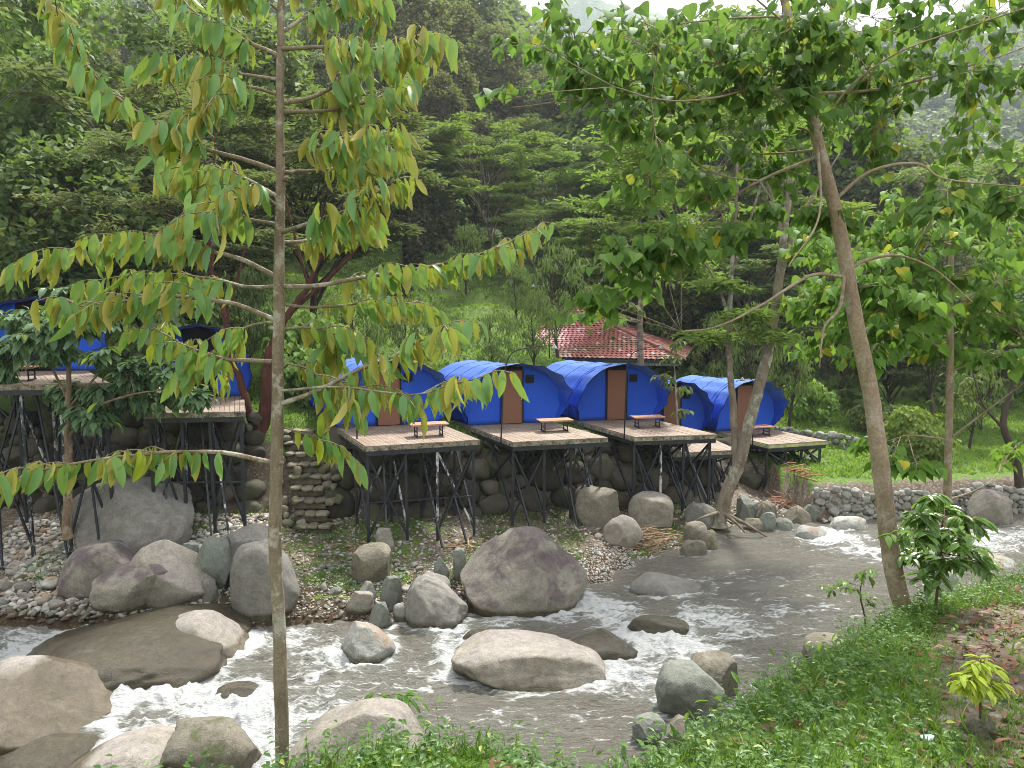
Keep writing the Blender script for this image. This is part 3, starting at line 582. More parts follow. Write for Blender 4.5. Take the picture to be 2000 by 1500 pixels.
M_black = M_plain('black_steel', (.012, .014, .02), .45, .0, .5, 9, (.03, .03, .032)); M_white = M_plain('worn_white_steel', (.55, .55, .55), .5, .1, .4, 12, (.1, .1, .11))
M_dark = M_plain('dark_opening', (.008, .008, .01), .9)
g = G('deck_boards'); o = g.obco(); r = g.attr(); st = g.noise(3.5, 6, g.n('Mapping', {'Vector': g.n('TexCoord').outputs['UV'], 'Scale': (1, 1, 1)}).outputs[0])
n1 = g.noise(7, 7, o, .75); n2 = g.noise(1.1, 5, o, .7)
c = g.mix(r, (.25, .185, .135), (.17, .12, .085)); c = g.mix(g.ramp(n1, .4, .65), c, (.31, .26, .21)); c = g.mix(g.ramp(n2, .45, .62), c, (.2, .14, .1)); M_deck = g.done(g.bsdf(c, .75, g.bump(n1, .3, .01), .3))
g = G('weathered_fascia'); o = g.pos(); n1 = g.noise(3.5, 7, o, .75); c = g.mix(g.ramp(n1, .35, .6), (.09, .075, .055), (.34, .30, .23)); c = g.mix(g.ramp(g.noise(9, 6, o, .8), .5, .6), c, (.05, .05, .035)); M_fascia = g.done(g.bsdf(c, .85, g.bump(n1, .5, .02), .2))
g = G('lichen_fascia'); c = g.mix(g.ramp(n1 and g.noise(4, 7, g.pos(), .75), .35, .6), (.2, .22, .09), (.45, .46, .24)); M_fascia2 = g.done(g.bsdf(c, .85, None, .2))
g = G('worn_black_post'); o = g.pos(); n1 = g.noise(4, 6, g.n('Mapping', {'Vector': o, 'Scale': (1, 1, .5)}).outputs[0], .75); z = g.n('SeparateXYZ', {0: o}).outputs[2]
wf = g.math('MULTIPLY', g.ramp(n1, .5, .58), g.ramp(z, 1.0, 2.2, (1,) * 3, (0,) * 3)); wf = g.math('MULTIPLY', wf, g.ramp(g.n('ObjectInfo').outputs['Random'], .84, .88))
c = g.mix(wf, g.mix(n1, (.01, .012, .018), (.03, .032, .038)), (.5, .5, .5)); M_post = g.done(g.bsdf(c, .45, None, .4))
M_tabletop = M_plain('table_board', (.42, .2, .11), .55, 0, .3, 6, (.3, .15, .09)); M_steel = M_plain('black_table_steel', (.015, .015, .017), .4)

def arch_tent(loc, u, s, w, label, hgt=2.3, L=4.0, reach=.85, dark=False, z0=.8, bulge=1.2, wallmat=None):
    e = empty('arched_tent', loc, label, 'tent', 'blue arched tents'); u3 = np.append(u, 0); s3 = np.append(s, 0)
    W = lambda a, b, z: np.asarray(a)[..., None] * u3 + np.asarray(b)[..., None] * s3 + np.asarray(z)[..., None] * np.array([0, 0, 1.])
    a0 = w / 2 * bulge; b0 = hgt - z0; p0 = -math.asin(min(.98, z0 / b0 * .93)); seed = int(abs(loc[0]) * 100)
    PH = np.linspace(p0, math.pi - p0, 73); ribs = np.linspace(p0, math.pi - p0, 11)
    k = (PH - p0) / (ribs[1] - ribs[0]); fr = k - np.floor(k); scal = 4 * fr * (1 - fr)
    ext = reach * np.clip(np.sin((PH - p0) / (math.pi - 2 * p0) * math.pi) * 1.7, 0, 1) ** .9 * (1 - .0 * scal) - .13 * scal * (np.sin((PH - p0) / (math.pi - 2 * p0) * math.pi) > .25)
    nb = 34; V = []
    for j in range(nb):
        t = j / (nb - 1); b = -ext * (1 - t) ** 1.0 + L * t if False else None
    T = np.linspace(0, 1, nb); Bm = -ext[None, :] + T[:, None] ** 1.15 * (L + ext[None, :])
    fl_ = 1 + .07 * np.clip(-Bm, 0, 1) - .035 * scal[None, :] * (1 - .5 * T[:, None])
    n = fbm(np.stack([np.broadcast_to(PH * 2.2, Bm.shape).ravel(), Bm.ravel() * .8, 0 * Bm.ravel() + seed], 1), seed, 4).reshape(Bm.shape) * .028
    sag = .05 * np.sin(np.clip(Bm / L, 0, 1) * math.pi * 3) ** 2
    rr = (fl_ + n - sag * .4); X_ = a0 * np.cos(PH) * rr; Z_ = z0 + b0 * np.sin(PH) * rr; Z_ = Z_ - .12 * np.clip(Bm / L, 0, 1)
    Z_ = np.maximum(Z_, -.22)
    V = W(X_, Bm, Z_).reshape(-1, 3); m = len(PH); i = (np.arange(nb - 1)[:, None] * m + np.arange(m - 1)).ravel()
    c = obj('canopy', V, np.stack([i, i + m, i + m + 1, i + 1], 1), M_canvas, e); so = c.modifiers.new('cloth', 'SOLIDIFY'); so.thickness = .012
    hem = MB(); hem.tube(W(X_[0], Bm[0], Z_[0]), .014, 5); hem.build('hem', M_dark, e, True)
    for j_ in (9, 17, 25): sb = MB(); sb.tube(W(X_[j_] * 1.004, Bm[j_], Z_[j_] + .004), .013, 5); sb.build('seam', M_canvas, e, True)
    def strip(name, x0, x1, mat, zt_=None, b=.05, zl=None):
        xs = np.linspace(x0, x1, 22); q = np.clip(1 - (xs / a0) ** 2, 0, 1) ** .5
        lo = np.where(z0 - b0 * q < 0.0, 0.0, z0 - b0 * q) if zl is None else np.full(len(xs), zl); hi = z0 + b0 * q * .985
        if zt_: hi = np.minimum(hi, zt_)
        lo = np.minimum(lo, hi - .01)
        tt = np.linspace(0, 1, 12)[:, None]; Zq = lo + (hi - lo) * tt; bb = b + .05 * np.sin(tt * math.pi) * np.sin((xs - x0) / (x1 - x0) * math.pi) * (2 if mat is M_cwall else 0) + 0 * Zq
        Vq = W(np.broadcast_to(xs, Zq.shape), bb, Zq).reshape(-1, 3); m2 = len(xs); ii = (np.arange(11)[:, None] * m2 + np.arange(m2 - 1)).ravel()
        o = obj(name, Vq, np.stack([ii, ii + 1, ii + m2 + 1, ii + m2], 1), mat, e); so = o.modifiers.new('cloth', 'SOLIDIFY'); so.thickness = .02; return o
    dw = .42 if not dark else .55
    strip('front_wall', -a0 * .985, -dw, M_cwall); strip('front_wall', dw, a0 * .985, M_cwall)
    if dark: strip('doorway', -dw, dw, M_dark, None, .12)
    else:
        strip('gable_panel', -dw, dw, M_dark, hgt, .08, 1.9)
        mb = MB(); q = W(np.array([-dw, dw, dw, -dw]) * .98, np.array([-.0, -.0, .05, .05]), np.zeros(4) + .02); q2 = q + [0, 0, hgt * .88]; mb.hexa(np.vstack([q, q2])); d_ = mb.build('door', M_door, e)
        fb = MB()
        for sx in (-dw, dw): fb.bar(W(np.array(sx), np.array(-.01), np.array(0.02)), W(np.array(sx), np.array(-.01), np.array(hgt * .89)), .05, .07)
        fb.bar(W(np.array(-dw), np.array(-.012), np.array(hgt * .9)), W(np.array(dw), np.array(-.012), np.array(hgt * .9)), .05, .07); fb.build('door_frame', M_dark, d_)
        mb = MB(); hp = W(np.array(dw * .84), np.array(-.03), np.array(.98)); mb.box(hp, (.02, .03, .07)); hd = mb.build('handle', M_white, d_)
        mb = MB(); vs = np.array([[.5, .78], [.78, .78]]); q = W(np.array([.55, .86, .86, .55]), np.array([-.0, -.0, .03, .03]), np.zeros(4) + 1.55); mb.hexa(np.vstack([q, q + [0, 0, .3]])); mb.build('vent_window', M_dark, e)
    # back wall
    q = np.linspace(-.98, .98, 24) * a0; hh = np.clip(1 - (q / a0) ** 2, 0, 1) ** .5; Vb = np.vstack([W(q, 0 * q + L - .02, 0 * q), W(q, 0 * q + L - .02, z0 + b0 * hh * .96 - .12)])
    ii = np.arange(23); obj('back_wall', Vb, np.stack([ii, ii + 24, ii + 25, ii + 1], 1), M_cwall, e)
    return e
def platform(FL, FR, BL, BR, z, label, tent_label, tent_h=2.3, Lt=4.0, mat=None, dark=False, tdx=0, posts=3, tw=None, reach=.85, pgroup='timber decks on steel posts', drop=0):
    fl, fr, bl, br = [GZ(*p, z) for p in (FL, FR, BL, BR)]; rg = np.random.default_rng(int(FL[0]) + 100)
    u = (fr - fl)[:2]; w = np.linalg.norm(u); u /= w; s = ((bl - fl) + (br - fr))[:2] / 2; dd = np.linalg.norm(s); s /= dd
    Ob = fl.copy(); e = empty('timber_platform', (Ob[0], Ob[1], Hs(Ob[0], Ob[1])), label, 'platform', pgroup); off = np.array(e.location)
    Dp = lambda a, b, zz: np.array([Ob[0] + a * u[0] + b * s[0], Ob[1] + a * u[1] + b * s[1], zz]) - off
    Wd = lambda a, b: (Ob[0] + a * u[0] + b * s[0], Ob[1] + a * u[1] + b * s[1])
    tot = dd + Lt * .97; mb = MB(); nbd = int(w / .15); bw = w / nbd
    for k in range(nbd):      # boards run from the tent to the front edge
        a, b2 = k * bw + .005, (k + 1) * bw - .005; f0 = -.02 - rg.random() * .02; zz = z + rg.normal() * .003
        cuts_ = [f0, dd * rg.uniform(.3, .9), dd + .05, tot]
        for c0, c1 in zip(cuts_[:-1], cuts_[1:]):
            q = [Dp(a, c0, zz), Dp(b2, c0, zz), Dp(b2, c1 - .006, zz), Dp(a, c1 - .006, zz)]; mb.hexa(np.array([p - [0, 0, .035] for p in q] + q), rg.random())
    mb.build('deck_boards', M_deck, e)
    th = .13; mb = MB()
    def slab(mb, a0, b0_, a1, b1, t, zt1, zb1):
        p, q = Dp(a0, b0_, 0)[:2], Dp(a1, b1, 0)[:2]; d = (q - p) / np.linalg.norm(q - p); n = np.array([-d[1], d[0]]) * t / 2
        c4 = [p - n, q - n, q + n, p + n]; mb.hexa(np.array([[*c, zb1 - off[2]] for c in c4] + [[*c, zt1 - off[2]] for c in c4]))
    ez = z - .037
    slab(mb, 0, 0, w, 0, .05, ez, ez - th); slab(mb, 0, 0.03, 0, tot, .05, ez - .002, ez - th); slab(mb, w, 0.03, w, tot, .05, ez - .002, ez - th)
    mb.build('edge_board', mat or M_fascia, e)
    fz = ez - th; mb = MB()
    slab(mb, .02, .04, w - .02, .04, .09, fz - .003, fz - .15); slab(mb, .06, .1, .06, tot, .08, fz - .003, fz - .14); slab(mb, w - .06, .1, w - .06, tot, .08, fz - .003, fz - .14)
    for b in np.arange(.9, tot, .9): slab(mb, .1, b, w - .1, b, .06, fz - .01, fz - .13)
    mb.build('steel_frame', M_black, e)
    cols = [.12, w * .36, w * .64, w - .12]; rows = [.2, dd * .5, dd + .2, dd + 1.9]; pts = {}
    for ci, a in enumerate(cols):
        for ri, b in enumerate(rows):
            gx, gy = Wd(a, b); gz = Hs(gx, gy); top = Dp(a, b, fz - .12); bot = Dp(a + rg.normal() * .03, b + rg.normal() * .03, min(gz, z - .4) - .15)
            if gz > z - .5: gz = z - .5
            pts[ci, ri] = (top, np.array([bot[0], bot[1], bot[2] + .15]))
            mb = MB(); mb.bar(top, bot, .085 if ri < 2 else .07); mb.build('post', M_post, e)
    def brace(p, q, t=.06, m=None): mb = MB(); mb.bar(p, q, t); mb.build('brace', m or M_post, e)
    lerp = lambda p, t: p[0] * (1 - t) + p[1] * t
    for ri in (0, 1, 2):
        brace(lerp(pts[0, ri], .03), lerp(pts[1, ri], .93)); brace(lerp(pts[1, ri], .05), lerp(pts[0, ri], .9)) if ri < 2 else None
        brace(lerp(pts[3, ri], .03), lerp(pts[2, ri], .9)); brace(lerp(pts[2, ri], .02), lerp(pts[3, ri], .93)) if ri < 2 else None
        brace(lerp(pts[1, ri], .04), lerp(pts[2, ri], .8)) if ri == 1 else None
        if ri == 0: brace(lerp(pts[0, 0], .52), lerp(pts[3, 0], .55), .045) if rg.random() < .4 else None
    for ci in (0, 1, 2, 3):
        brace(lerp(pts[ci, 0], .02), lerp(pts[ci, 1], .85)); brace(lerp(pts[ci, 0], .85), lerp(pts[ci, 1], .04)); brace(lerp(pts[ci, 1], .03), lerp(pts[ci, 2], .9))
    for ci, a in ((0, .5), (1, w * .62), (2, w - .55)):   # raking struts that splay out to the shore
        gx, gy = Wd(a, -.55 - rg.random() * .5); brace(Dp(a + rg.normal() * .3, .9, fz - .14), Dp(a, -.45, Hs(gx, gy) - .1), .055, None)
    to = Ob[:2] + u * (w / 2 + tdx) + s * (dd + .02)
    t = arch_tent((to[0], to[1], z + .012), u, s, tw or w * .98, tent_label, tent_h, Lt, reach, dark)
    return dict(u=u, s=s, O=Ob, w=w, d=dd, z=z, at=lambda a, b: np.array([Ob[0] + a * u[0] + b * s[0], Ob[1] + a * u[1] + b * s[1], z + .012]), tent=t)
D1 = platform((713.4, 871.4), (936, 858.5), (659, 835), (859.5, 828.5), 3.8, 'first timber platform, nearest the steps, on black steel posts', 'blue arched tent behind the hanging leaves, nearest the steps')
D2 = platform((1000.5, 863), (1186.5, 854), (913.5, 831.5), (1086, 825.5), 3.57, 'second timber platform, in the middle of the row, behind the huge boulder', 'blue arched tent in the middle, behind the curved lamp and low table')
D3 = platform((1238.6, 853), (1400, 848), (1129, 825), (1277, 817), 3.42, 'third timber platform with a pair of thick front posts by the pool', 'blue arched tent just left of the two-stemmed tree, on the third platform')
D4 = platform((1314, 885), (1442, 878), (1256, 853), (1366, 847), 2.5, 'low timber platform squeezed between the third and the last one', 'blue tent set low, peeping out between its two neighbours', tent_h=2.35)
D5 = platform((1500.5, 868), (1614, 860.5), (1402, 845), (1502, 836), 2.42, 'last timber platform on the right, its edge board green with lichen', 'blue arched tent at the right end, behind the two-stemmed tree', mat=M_fascia2)
DA = platform((283, 807), (478, 803), (299, 777), (486, 775), 4.83, 'timber platform behind the small broad-leaved tree', 'blue tent with a raised open awning beside the red trunk', tent_h=2.5, dark=True, tdx=.0, reach=1.0)
DZ = platform((-60, 752), (215, 748), (-75, 727), (185, 724), 5.8, 'timber platform at the left edge of the view', 'blue tent with a black doorway at the left edge', tent_h=2.45, dark=True, tdx=.25)
def low_table(D, a, b, label, yaw=.0):
    p = D['at'](a, b); e = empty('low_table', p, label, 'table', 'low tables on the platforms'); e.rotation_euler = (0, 0, math.atan2(D['u'][1], D['u'][0]) + yaw)
    mb = MB(); mb.box((0, 0, .405), (.62, .3, .014)); mb.box((0, -.285, .385), (.6, .012, .018)); mb.box((0, .285, .385), (.6, .012, .018)); mb.build('table_top', M_tabletop, e)
    for sx in (-.42, .42):
        mb = MB()
        for sy in (-.2, .2): mb.box((sx, sy, .2), (.017, .017, .187))
        mb.box((sx, 0, .16), (.013, .19, .013)); mb.box((sx, 0, .02), (.02, .27, .018)); mb.box((sx, 0, .37), (.013, .2, .012)); mb.build('leg_frame', M_steel, e)
low_table(D1, 2.35, 1.15, 'low brown table on the first platform'); low_table(D2, 2.35, 1.7, 'low brown table on the second platform')
low_table(D3, 1.7, 2.0, 'low brown table on the third platform'); low_table(D5, 1.05, 1.9, 'low dark table on the last platform at the right')
low_table(DZ, 1.3, 1.3, 'low table on the platform at the left edge')
# curved lamp posts
def lamp(pts, Y, label, r=.022, head='cone'):
    q = [P(x, y, Y) for x, y in pts]; b = q[0]; e = empty('lamp_post', b, label, 'lamp', 'curved black lamp posts'); s_ = spline(q, 40) - b
    mb = MB(); mb.tube(s_, np.linspace(r * 1.2, r * .6, 40), 8); mb.build('pole', M_steel, e, True)
    t = s_[-1]; mb = MB(); mb.tube([t + [0, 0, .03], t, t - [0, 0, .05], t - [0, 0, .12]], [.02, .03, .07, .11], 12); mb.build('lamp_shade', M_white, e, True)
lamp([(978, 872), (981, 800), (985, 730), (1000, 690), (1040, 678), (1083, 674)], 23.6, 'curved lamp post on the second platform')
lamp([(1219, 858), (1222, 780), (1225, 720), (1236, 690), (1262, 680), (1291, 674)], 25.9, 'curved lamp post on the third platform')
lamp([(697, 872), (698, 800), (700, 752), (708, 735), (730, 728)], 23.4, 'thin lamp post half hidden by hanging leaves on the first platform')
lamp([(1470, 872), (1471, 800), (1474, 758), (1468, 742), (1450, 738)], 29.6, 'thin lamp post behind the two-stemmed tree')
lamp([(1073, 700), (1072, 600), (1071, 565), (1062, 556), (1042, 556)], 40, 'tall lamp post between the dark trees on the terrace', .03)
# signboard and other odds
p = hit(365, 640, 24); p = P(365, 640, 31); gz = Hs(p[0], 31)
e = empty('signboard', (p[0], 31, gz), 'black signboard on two thin legs behind the left tents', 'sign'); t_ = P(365, 590, 31)[2] - gz; b_ = P(365, 625, 31)[2] - gz
mb = MB(); mb.box((0, 0, (t_ + b_) / 2), (.42, .03, (t_ - b_) / 2)); mb.build('board', M_dark, e)
for sx in (-.38, .38): mb = MB(); mb.box((sx, .04, t_ / 2), (.02, .02, t_ / 2)); mb.build('leg', M_black, e)
M_sheet = M_plain('white_cloth', (.8, .8, .8), .8, 0, .1); V, F = rock_shape(91, 4, 5, .25, 2.6); o = obj('cloth_bundle', V * [.75, .35, .33], F, M_sheet); o.location = tuple(DA['at'](.35, 2.2) + [0, 0, .3]); tag(o, 'white cloth heaped on the platform behind the broad-leaved tree', 'cloth')
# stone steps
a = np.array([-6.4, 23.3, 1.0]); b = np.array([-7.65, 26.2, 3.6]); e = empty('stone_steps', a, 'rough stone steps climbing the bank left of the first platform', 'steps'); off = np.array(e.location)
M_earth = M_plain('packed_earth', (.17, .135, .1), .95, 0, .4, 6, (.1, .08, .055), .1, .8)
M_step = M_wallstone('step_stone', (.27, .235, .18), (.15, .125, .09), .7); rg = np.random.default_rng(4); n_s = 9
for k in range(n_s):
    t = k / (n_s - 1); q = a * (1 - t) + b * t - off; mb = MB(); ws = rg.uniform(.8, 1.2, 3); ws *= 1.12 / ws.sum(); x_ = -.56
    for m_ in range(3):
        V, F = rock_shape(300 + k * 5 + m_, 3, 6, .05, 5, .84); mb.add(V * [ws[m_] * .52, .26, .075] + q + [x_ + ws[m_] / 2, .02 * rg.normal(), -.03 + .012 * rg.normal()], F, rg.random()); x_ += ws[m_]
    so = mb.build('step', M_step, e, True); V, F = rock_shape(420 + k, 4, 2, .05, 7); rb = obj('riser', V * [.56, .12, .13] + q + [0, .02, -.2], F, M_earth, so)
# masonry cheek walls of the steps and the stone facing right of them
for dx, lb in ((-.72, 'low rubble wall along the left side of the steps'), (.75, 'rubble wall between the steps and the first platform')):
    rg = np.random.default_rng(int(dx * 10) + 40); mb = MB()
    for k in range(20):
        t = rg.random(); q = a * (1 - t) + b * t; V, F = rock_shape(500 + k % 9, 2, 6, .1, 3, .7); mb.add(V * rg.uniform(.1, .2, 3) + q + [dx + rg.normal() * .16, rg.normal() * .1, -.25 + rg.uniform(-.2, .28)], F, rg.random())
    tag(mb.build('rubble_wall', M_step, None, True), lb, 'wall')
# pavilion with tiled two-tier roof
g = G('red_roof_tiles'); o = g.n('TexCoord').outputs['Object']; r = g.attr(); c = g.mix(r, (.19, .062, .045), (.28, .1, .075)); c = g.mix(g.ramp(g.noise(1.3, 5, o, .7), .5, .7), c, (.3, .12, .1)); c = g.mix(g.ramp(g.n('TexWhiteNoise', {'W': r}, noise_dimensions='1D').outputs[0], .88, .9), c, (.38, .27, .23)); M_tile = g.done(g.bsdf(c, .6, None, .3))
def tiled(mb, p0, p1, q1, q0, rows, tw, rg):   # eave p0-p1, ridge q0-q1; curved tiles laid as small overlapping ridges
    for r_ in range(rows):
        t0, t1 = r_ / rows, (r_ + 1) / rows; a0, a1 = p0 * (1 - t0) + q0 * t0, p1 * (1 - t0) + q1 * t0; b0, b1 = p0 * (1 - t1) + q0 * t1, p1 * (1 - t1) + q1 * t1
        nc = max(2, int(np.linalg.norm(a1 - a0) / tw)); nrm = np.cross(a1 - a0, b0 - a0); nrm = nrm / max(np.linalg.norm(nrm), 1e-6); nrm = nrm * (1 if nrm[2] > 0 else -1)
        for c_ in range(nc):
            s0, s1 = c_ / nc, (c_ + 1) / nc; A, B_ = a0 + (a1 - a0) * s0, a0 + (a1 - a0) * s1; C_, D_ = b0 + (b1 - b0) * s1, b0 + (b1 - b0) * s0
            h = .05; M0, M1 = (A + B_) / 2 + nrm * (h + .035), (C_ + D_) / 2 + nrm * (h)
            mb.add([A + nrm * .035, M0, B_ + nrm * .035, C_, M1, D_], [[[0, 1, 4, 5], [1, 2, 3, 4]]], rg.random())
def pavilion(cx, cy, z_e, hw, z_m, mw, z_p, pw, label, yaw, ground_z):
    e = empty('pavilion', (cx, cy, ground_z), label, 'pavilion'); e.rotation_euler = (0, 0, yaw); rg = np.random.default_rng(8); ze, zm, zp_ = z_e - ground_z, z_m - ground_z, z_p - ground_z; mb = MB()
    def ring(h, z): return [np.array([sx * h, sy * h, z]) for sx, sy in ((-1, -1), (1, -1), (1, 1), (-1, 1))]
    A, B_, C_ = ring(hw, ze), ring(mw, zm), ring(pw, zp_)
    for k in range(4): k2 = (k + 1) % 4; tiled(mb, A[k], A[k2], B_[k2], B_[k], 14, .27, rg); tiled(mb, B_[k], B_[k2], C_[k2], C_[k], 11, .27, rg)
    rf = mb.build('roof', M_tile, e)
    mb = MB()
    for k in range(4): mb.tube([A[k] + [0, 0, .08], B_[k] + [0, 0, .08], C_[k] + [0, 0, .1]], .11, 6)
    mb.build('ridge_cap', M_tile, rf, True)
    mb = MB()
    for k in range(4):
        k2 = (k + 1) % 4; mb.bar(A[k] * [.97, .97, 1] - [0, 0, .1], A[k2] * [.97, .97, 1] - [0, 0, .1], .12, .16)
    mb.build('eave_beam', M_black, e)
    for sx in (-1, -.33, .33, 1):
        for sy in (-1, -.33, .33, 1):
            if max(abs(sx), abs(sy)) < 1: continue
            mb = MB(); mb.box((sx * hw * .9, sy * hw * .9, ze / 2 - .1), (.08, .08, ze / 2)); mb.build('post', M_black, e)
    mb = MB(); mb.box((0, 0, .1), (hw * .95, hw * .95, .1)); mb.build('floor_slab', M_fascia, e)
Yp = 44; xc = P(1160, 700, Yp)[0]; pavilion(xc, Yp + 4, P(1218, 694, Yp)[2], 6.5, P(1218, 640, Yp + 3)[2], 2.2, P(1218, 592, Yp + 4)[2], .6, 'open pavilion with a two-tier red tiled roof behind the tents', -.28, Hs(xc, Yp + 2) - .3)
xl = P(-40, 530, 40)[0]; pavilion(xl, 44, P(-40, 545, 40)[2], 3.6, P(-40, 495, 43)[2], 1.0, P(-40, 480, 44)[2], .5, 'red tiled roof of a hut at the left edge, behind the tree trunks', .3, Hs(xl, 42))
# brushwood, litter
M_stick = M_plain('dry_wood', (.36, .25, .15), .9, 0, .4, 5, (.2, .13, .08)); M_trash = M_plain('pale_litter', (.6, .55, .5), .7, 0, .3, 9, (.3, .1, .08))
def sticks(px, py, n, rx, ry, L0, label, seed, mat=M_stick, rise=.25):
    c = hit(px, py, 15); rg = np.random.default_rng(seed); mb = MB()
    for k in range(n):
        x, y = c[0] + rg.normal() * rx, c[1] + rg.normal() * ry; z = Hs(x, y) + rg.random() * rise; a = rg.normal() * .7 + (math.pi if rg.random() < .5 else 0); L_ = L0 * rg.uniform(.5, 1.3); d = np.array([math.cos(a), math.sin(a), rg.normal() * .18]) * L_ / 2
        mb.tube([[x, y, z] - d, np.array([x, y, z]) + [0, 0, .03 * rg.normal()], [x, y, z] + d], [.008 + .018 * rg.random()] * 3, 5, rg.random())
    return tag(mb.build('brushwood', mat, None, True), label, 'brushwood', kind='stuff')
sticks(1270, 1062, 90, .55, .45, .7, 'dry sticks washed up under the third platform', 1); sticks(1535, 985, 45, .45, .3, .8, 'reddish driftwood caught on the rock heap', 2, M_plain('red_driftwood', (.4, .2, .12), .9), .35)
sticks(700, 1072, 30, .35, .3, .4, 'thin twigs at the foot of the first platform', 3, rise=.1); sticks(455, 1120, 50, .16, .12, .3, 'litter and twigs caught between the boulders', 4, M_trash, .6); sticks(920, 1065, 30, .6, .3, .5, 'thin twigs behind the huge boulder', 6, rise=.1)
# ------------------------------------------------------------------ foliage materials
L_dark = M_leaf('leaf_dark', (.075, .11, .042), (.13, .175, .062), None, (.2, .18, .04), .6, .15, .3, None, .55)
L_mid = M_leaf('leaf_mid', (.11, .155, .058), (.185, .235, .085), None, (.25, .2, .06), .6, .15, .35, None, .55)
L_light = M_leaf('leaf_light', (.14, .21, .05), (.22, .29, .07), None, (.3, .28, .05), .6, .15, .4, None, .55)
L_dull = M_leaf('leaf_dull', (.11, .12, .065), (.18, .19, .095), None, (.22, .16, .08), .65, .12, .3, None, .55)
L_brown = M_leaf('leaf_brownish', (.105, .105, .055), (.2, .17, .085), None, (.25, .15, .06), .65, .1, .3, None, .55)
BK_pale = M_bark('bark_pale', (.34, .31, .26), (.2, .17, .13), (.42, .42, .37)); BK_dark = M_bark('bark_dark', (.09, .07, .055), (.05, .04, .03))
BK_red = M_bark('bark_red', (.12, .045, .03), (.055, .025, .02)); BK_brown = M_bark('bark_brown', (.25, .18, .12), (.15, .105, .07), (.33, .28, .21), 7, 2.6)
BK_moss = M_bark('bark_mossy', (.27, .22, .165), (.15, .12, .09), (.36, .36, .28), 5, 1.6)
rngT = np.random.default_rng(77)
def leaves(T, pos, D, N, s, wid=1.0, rg=rngT):
    n = len(pos); S = np.column_stack([s * wid, s, s]); V, F, k = inst(T, pos, frames(D, N), S); return V, F, np.repeat(rg.random(n), k)
def merge_leaves(parts):
    Vs, Fd, rs, n = [], {}, [], 0
    for V, F, r in parts:
        for f in F: Fd.setdefault(f.shape[1], []).append(f + n)
        Vs.append(V); rs.append(r); n += len(V)
    return np.concatenate(Vs), [np.concatenate(v) for v in Fd.values()], np.concatenate(rs)
UP = np.array([0, 0, 1.])
def clump_leaves(rg, c, r, rz, n, kind, size):
    v = unit(rg, n) * (rg.random(n) ** .45)[:, None]; pos = c + v * [r, r, rz]; h = v * [1, 1, .4] + .25 * unit(rg, n)
    s = size * rg.uniform(.65, 1.25, n)
    if kind == 'feather': D = h * [1, 1, .1] + .35 * unit(rg, n) * [1, 1, .5]; N = UP * .8 + [0, -.25, 0] + .6 * unit(rg, n)
    elif kind == 'droop': D = h * .7 + [0, 0, -.75] + .3 * unit(rg, n); N = UP * .7 + h * 1.0 + .3 * unit(rg, n)
    else: D = h + .7 * unit(rg, n) + [0, 0, -.2]; N = UP * .9 + v * .8 + .6 * unit(rg, n)
    return pos, D, N, s
def make_tree(name, seed, h, cb, cr, ncl, clr, clz, nl, kind, lsize, lwid, T, leafm, bark, r0, label, cat='tree', shape='ball', loc=(0, 0, 0), group=None, wob=.25, asym=.25, stems=1):
    rg = np.random.default_rng(seed); e = empty(name, loc, label, cat, group)
    tb = MB(); zz = np.linspace(0, 1, 9); tips = []
    for st in range(stems):
        lean = rg.normal(size=2) * (.06 if stems == 1 else .28); base = np.array([rg.normal() * .1 * (stems > 1), rg.normal() * .1 * (stems > 1), 0])
        tp = np.column_stack([lean[0] * h * zz + wob * np.cumsum(rg.normal(size=9)) * .3 * h / 10, lean[1] * h * zz + wob * np.cumsum(rg.normal(size=9)) * .3 * h / 10, zz * h * (.93 if shape != 'flat' else .8) - .2]); tp[0, :2] = 0; tp = tp + base
        tp = spline(tp, 17); rr = r0 / math.sqrt(stems) * (1 - .82 * np.linspace(0, 1, 17) ** .9); rr[0] *= 1.5; tb.tube(tp, rr, 9); tips.append((tp, rr))
    off = rg.normal(size=2) * asym * cr; parts = []
    for k in range(ncl):
        t = (k + rg.random()) / ncl; a = k * 2.399 + rg.normal() * .4; tp, rr = tips[k % stems]
        if shape == 'ball': zc = cb + (1 - cb) * t; q = math.sin(math.pi * min(1, (t * .9 + .08))) ** .6
        elif shape == 'cone': zc = cb + (1 - cb) * t; q = (1 - t) ** .55 * min(1, .5 + t * 4) + .06
        elif shape == 'flat': zc = cb + (1 - cb) * rg.random() ** .8; q = .5 + .6 * (zc - cb) / (1 - cb)
        rad = cr * q * rg.uniform(.45, 1.12) ** .7; c = np.array([math.cos(a) * rad + off[0] * t, math.sin(a) * rad + off[1] * t, zc * h])
        zi = np.clip((zc - .12 - .25 * q * cr / h) / .93, .15, .97); i = min(15, int(zi * 16)); s_ = tp[i]; mid = (s_ * .45 + c * .55) + [0, 0, -.05 * rad if shape == 'ball' else .12 * rad]
        tb.tube(spline([s_, mid, c], 6), np.linspace(rr[i] * .45, .012 * h / 8, 6), 5)
        f = rg.uniform(.7, 1.25); n = int(nl * f * f); pos, D, N, s = clump_leaves(rg, c, clr * f, clz * f, n, kind, lsize); parts.append(leaves(T, pos, D, N, s, lwid, rg))
    tb.build('trunk', bark, e, True); V, F, r = merge_leaves(parts); obj('crown', V, F, leafm, e, False, rnd=r); e['h'] = h
    return e
TK = {}
def proto(key, *a, **k): TK[key] = make_tree(*a, **k); TK[key].location = (0, -400, -300); return TK[key]
used_proto = set()
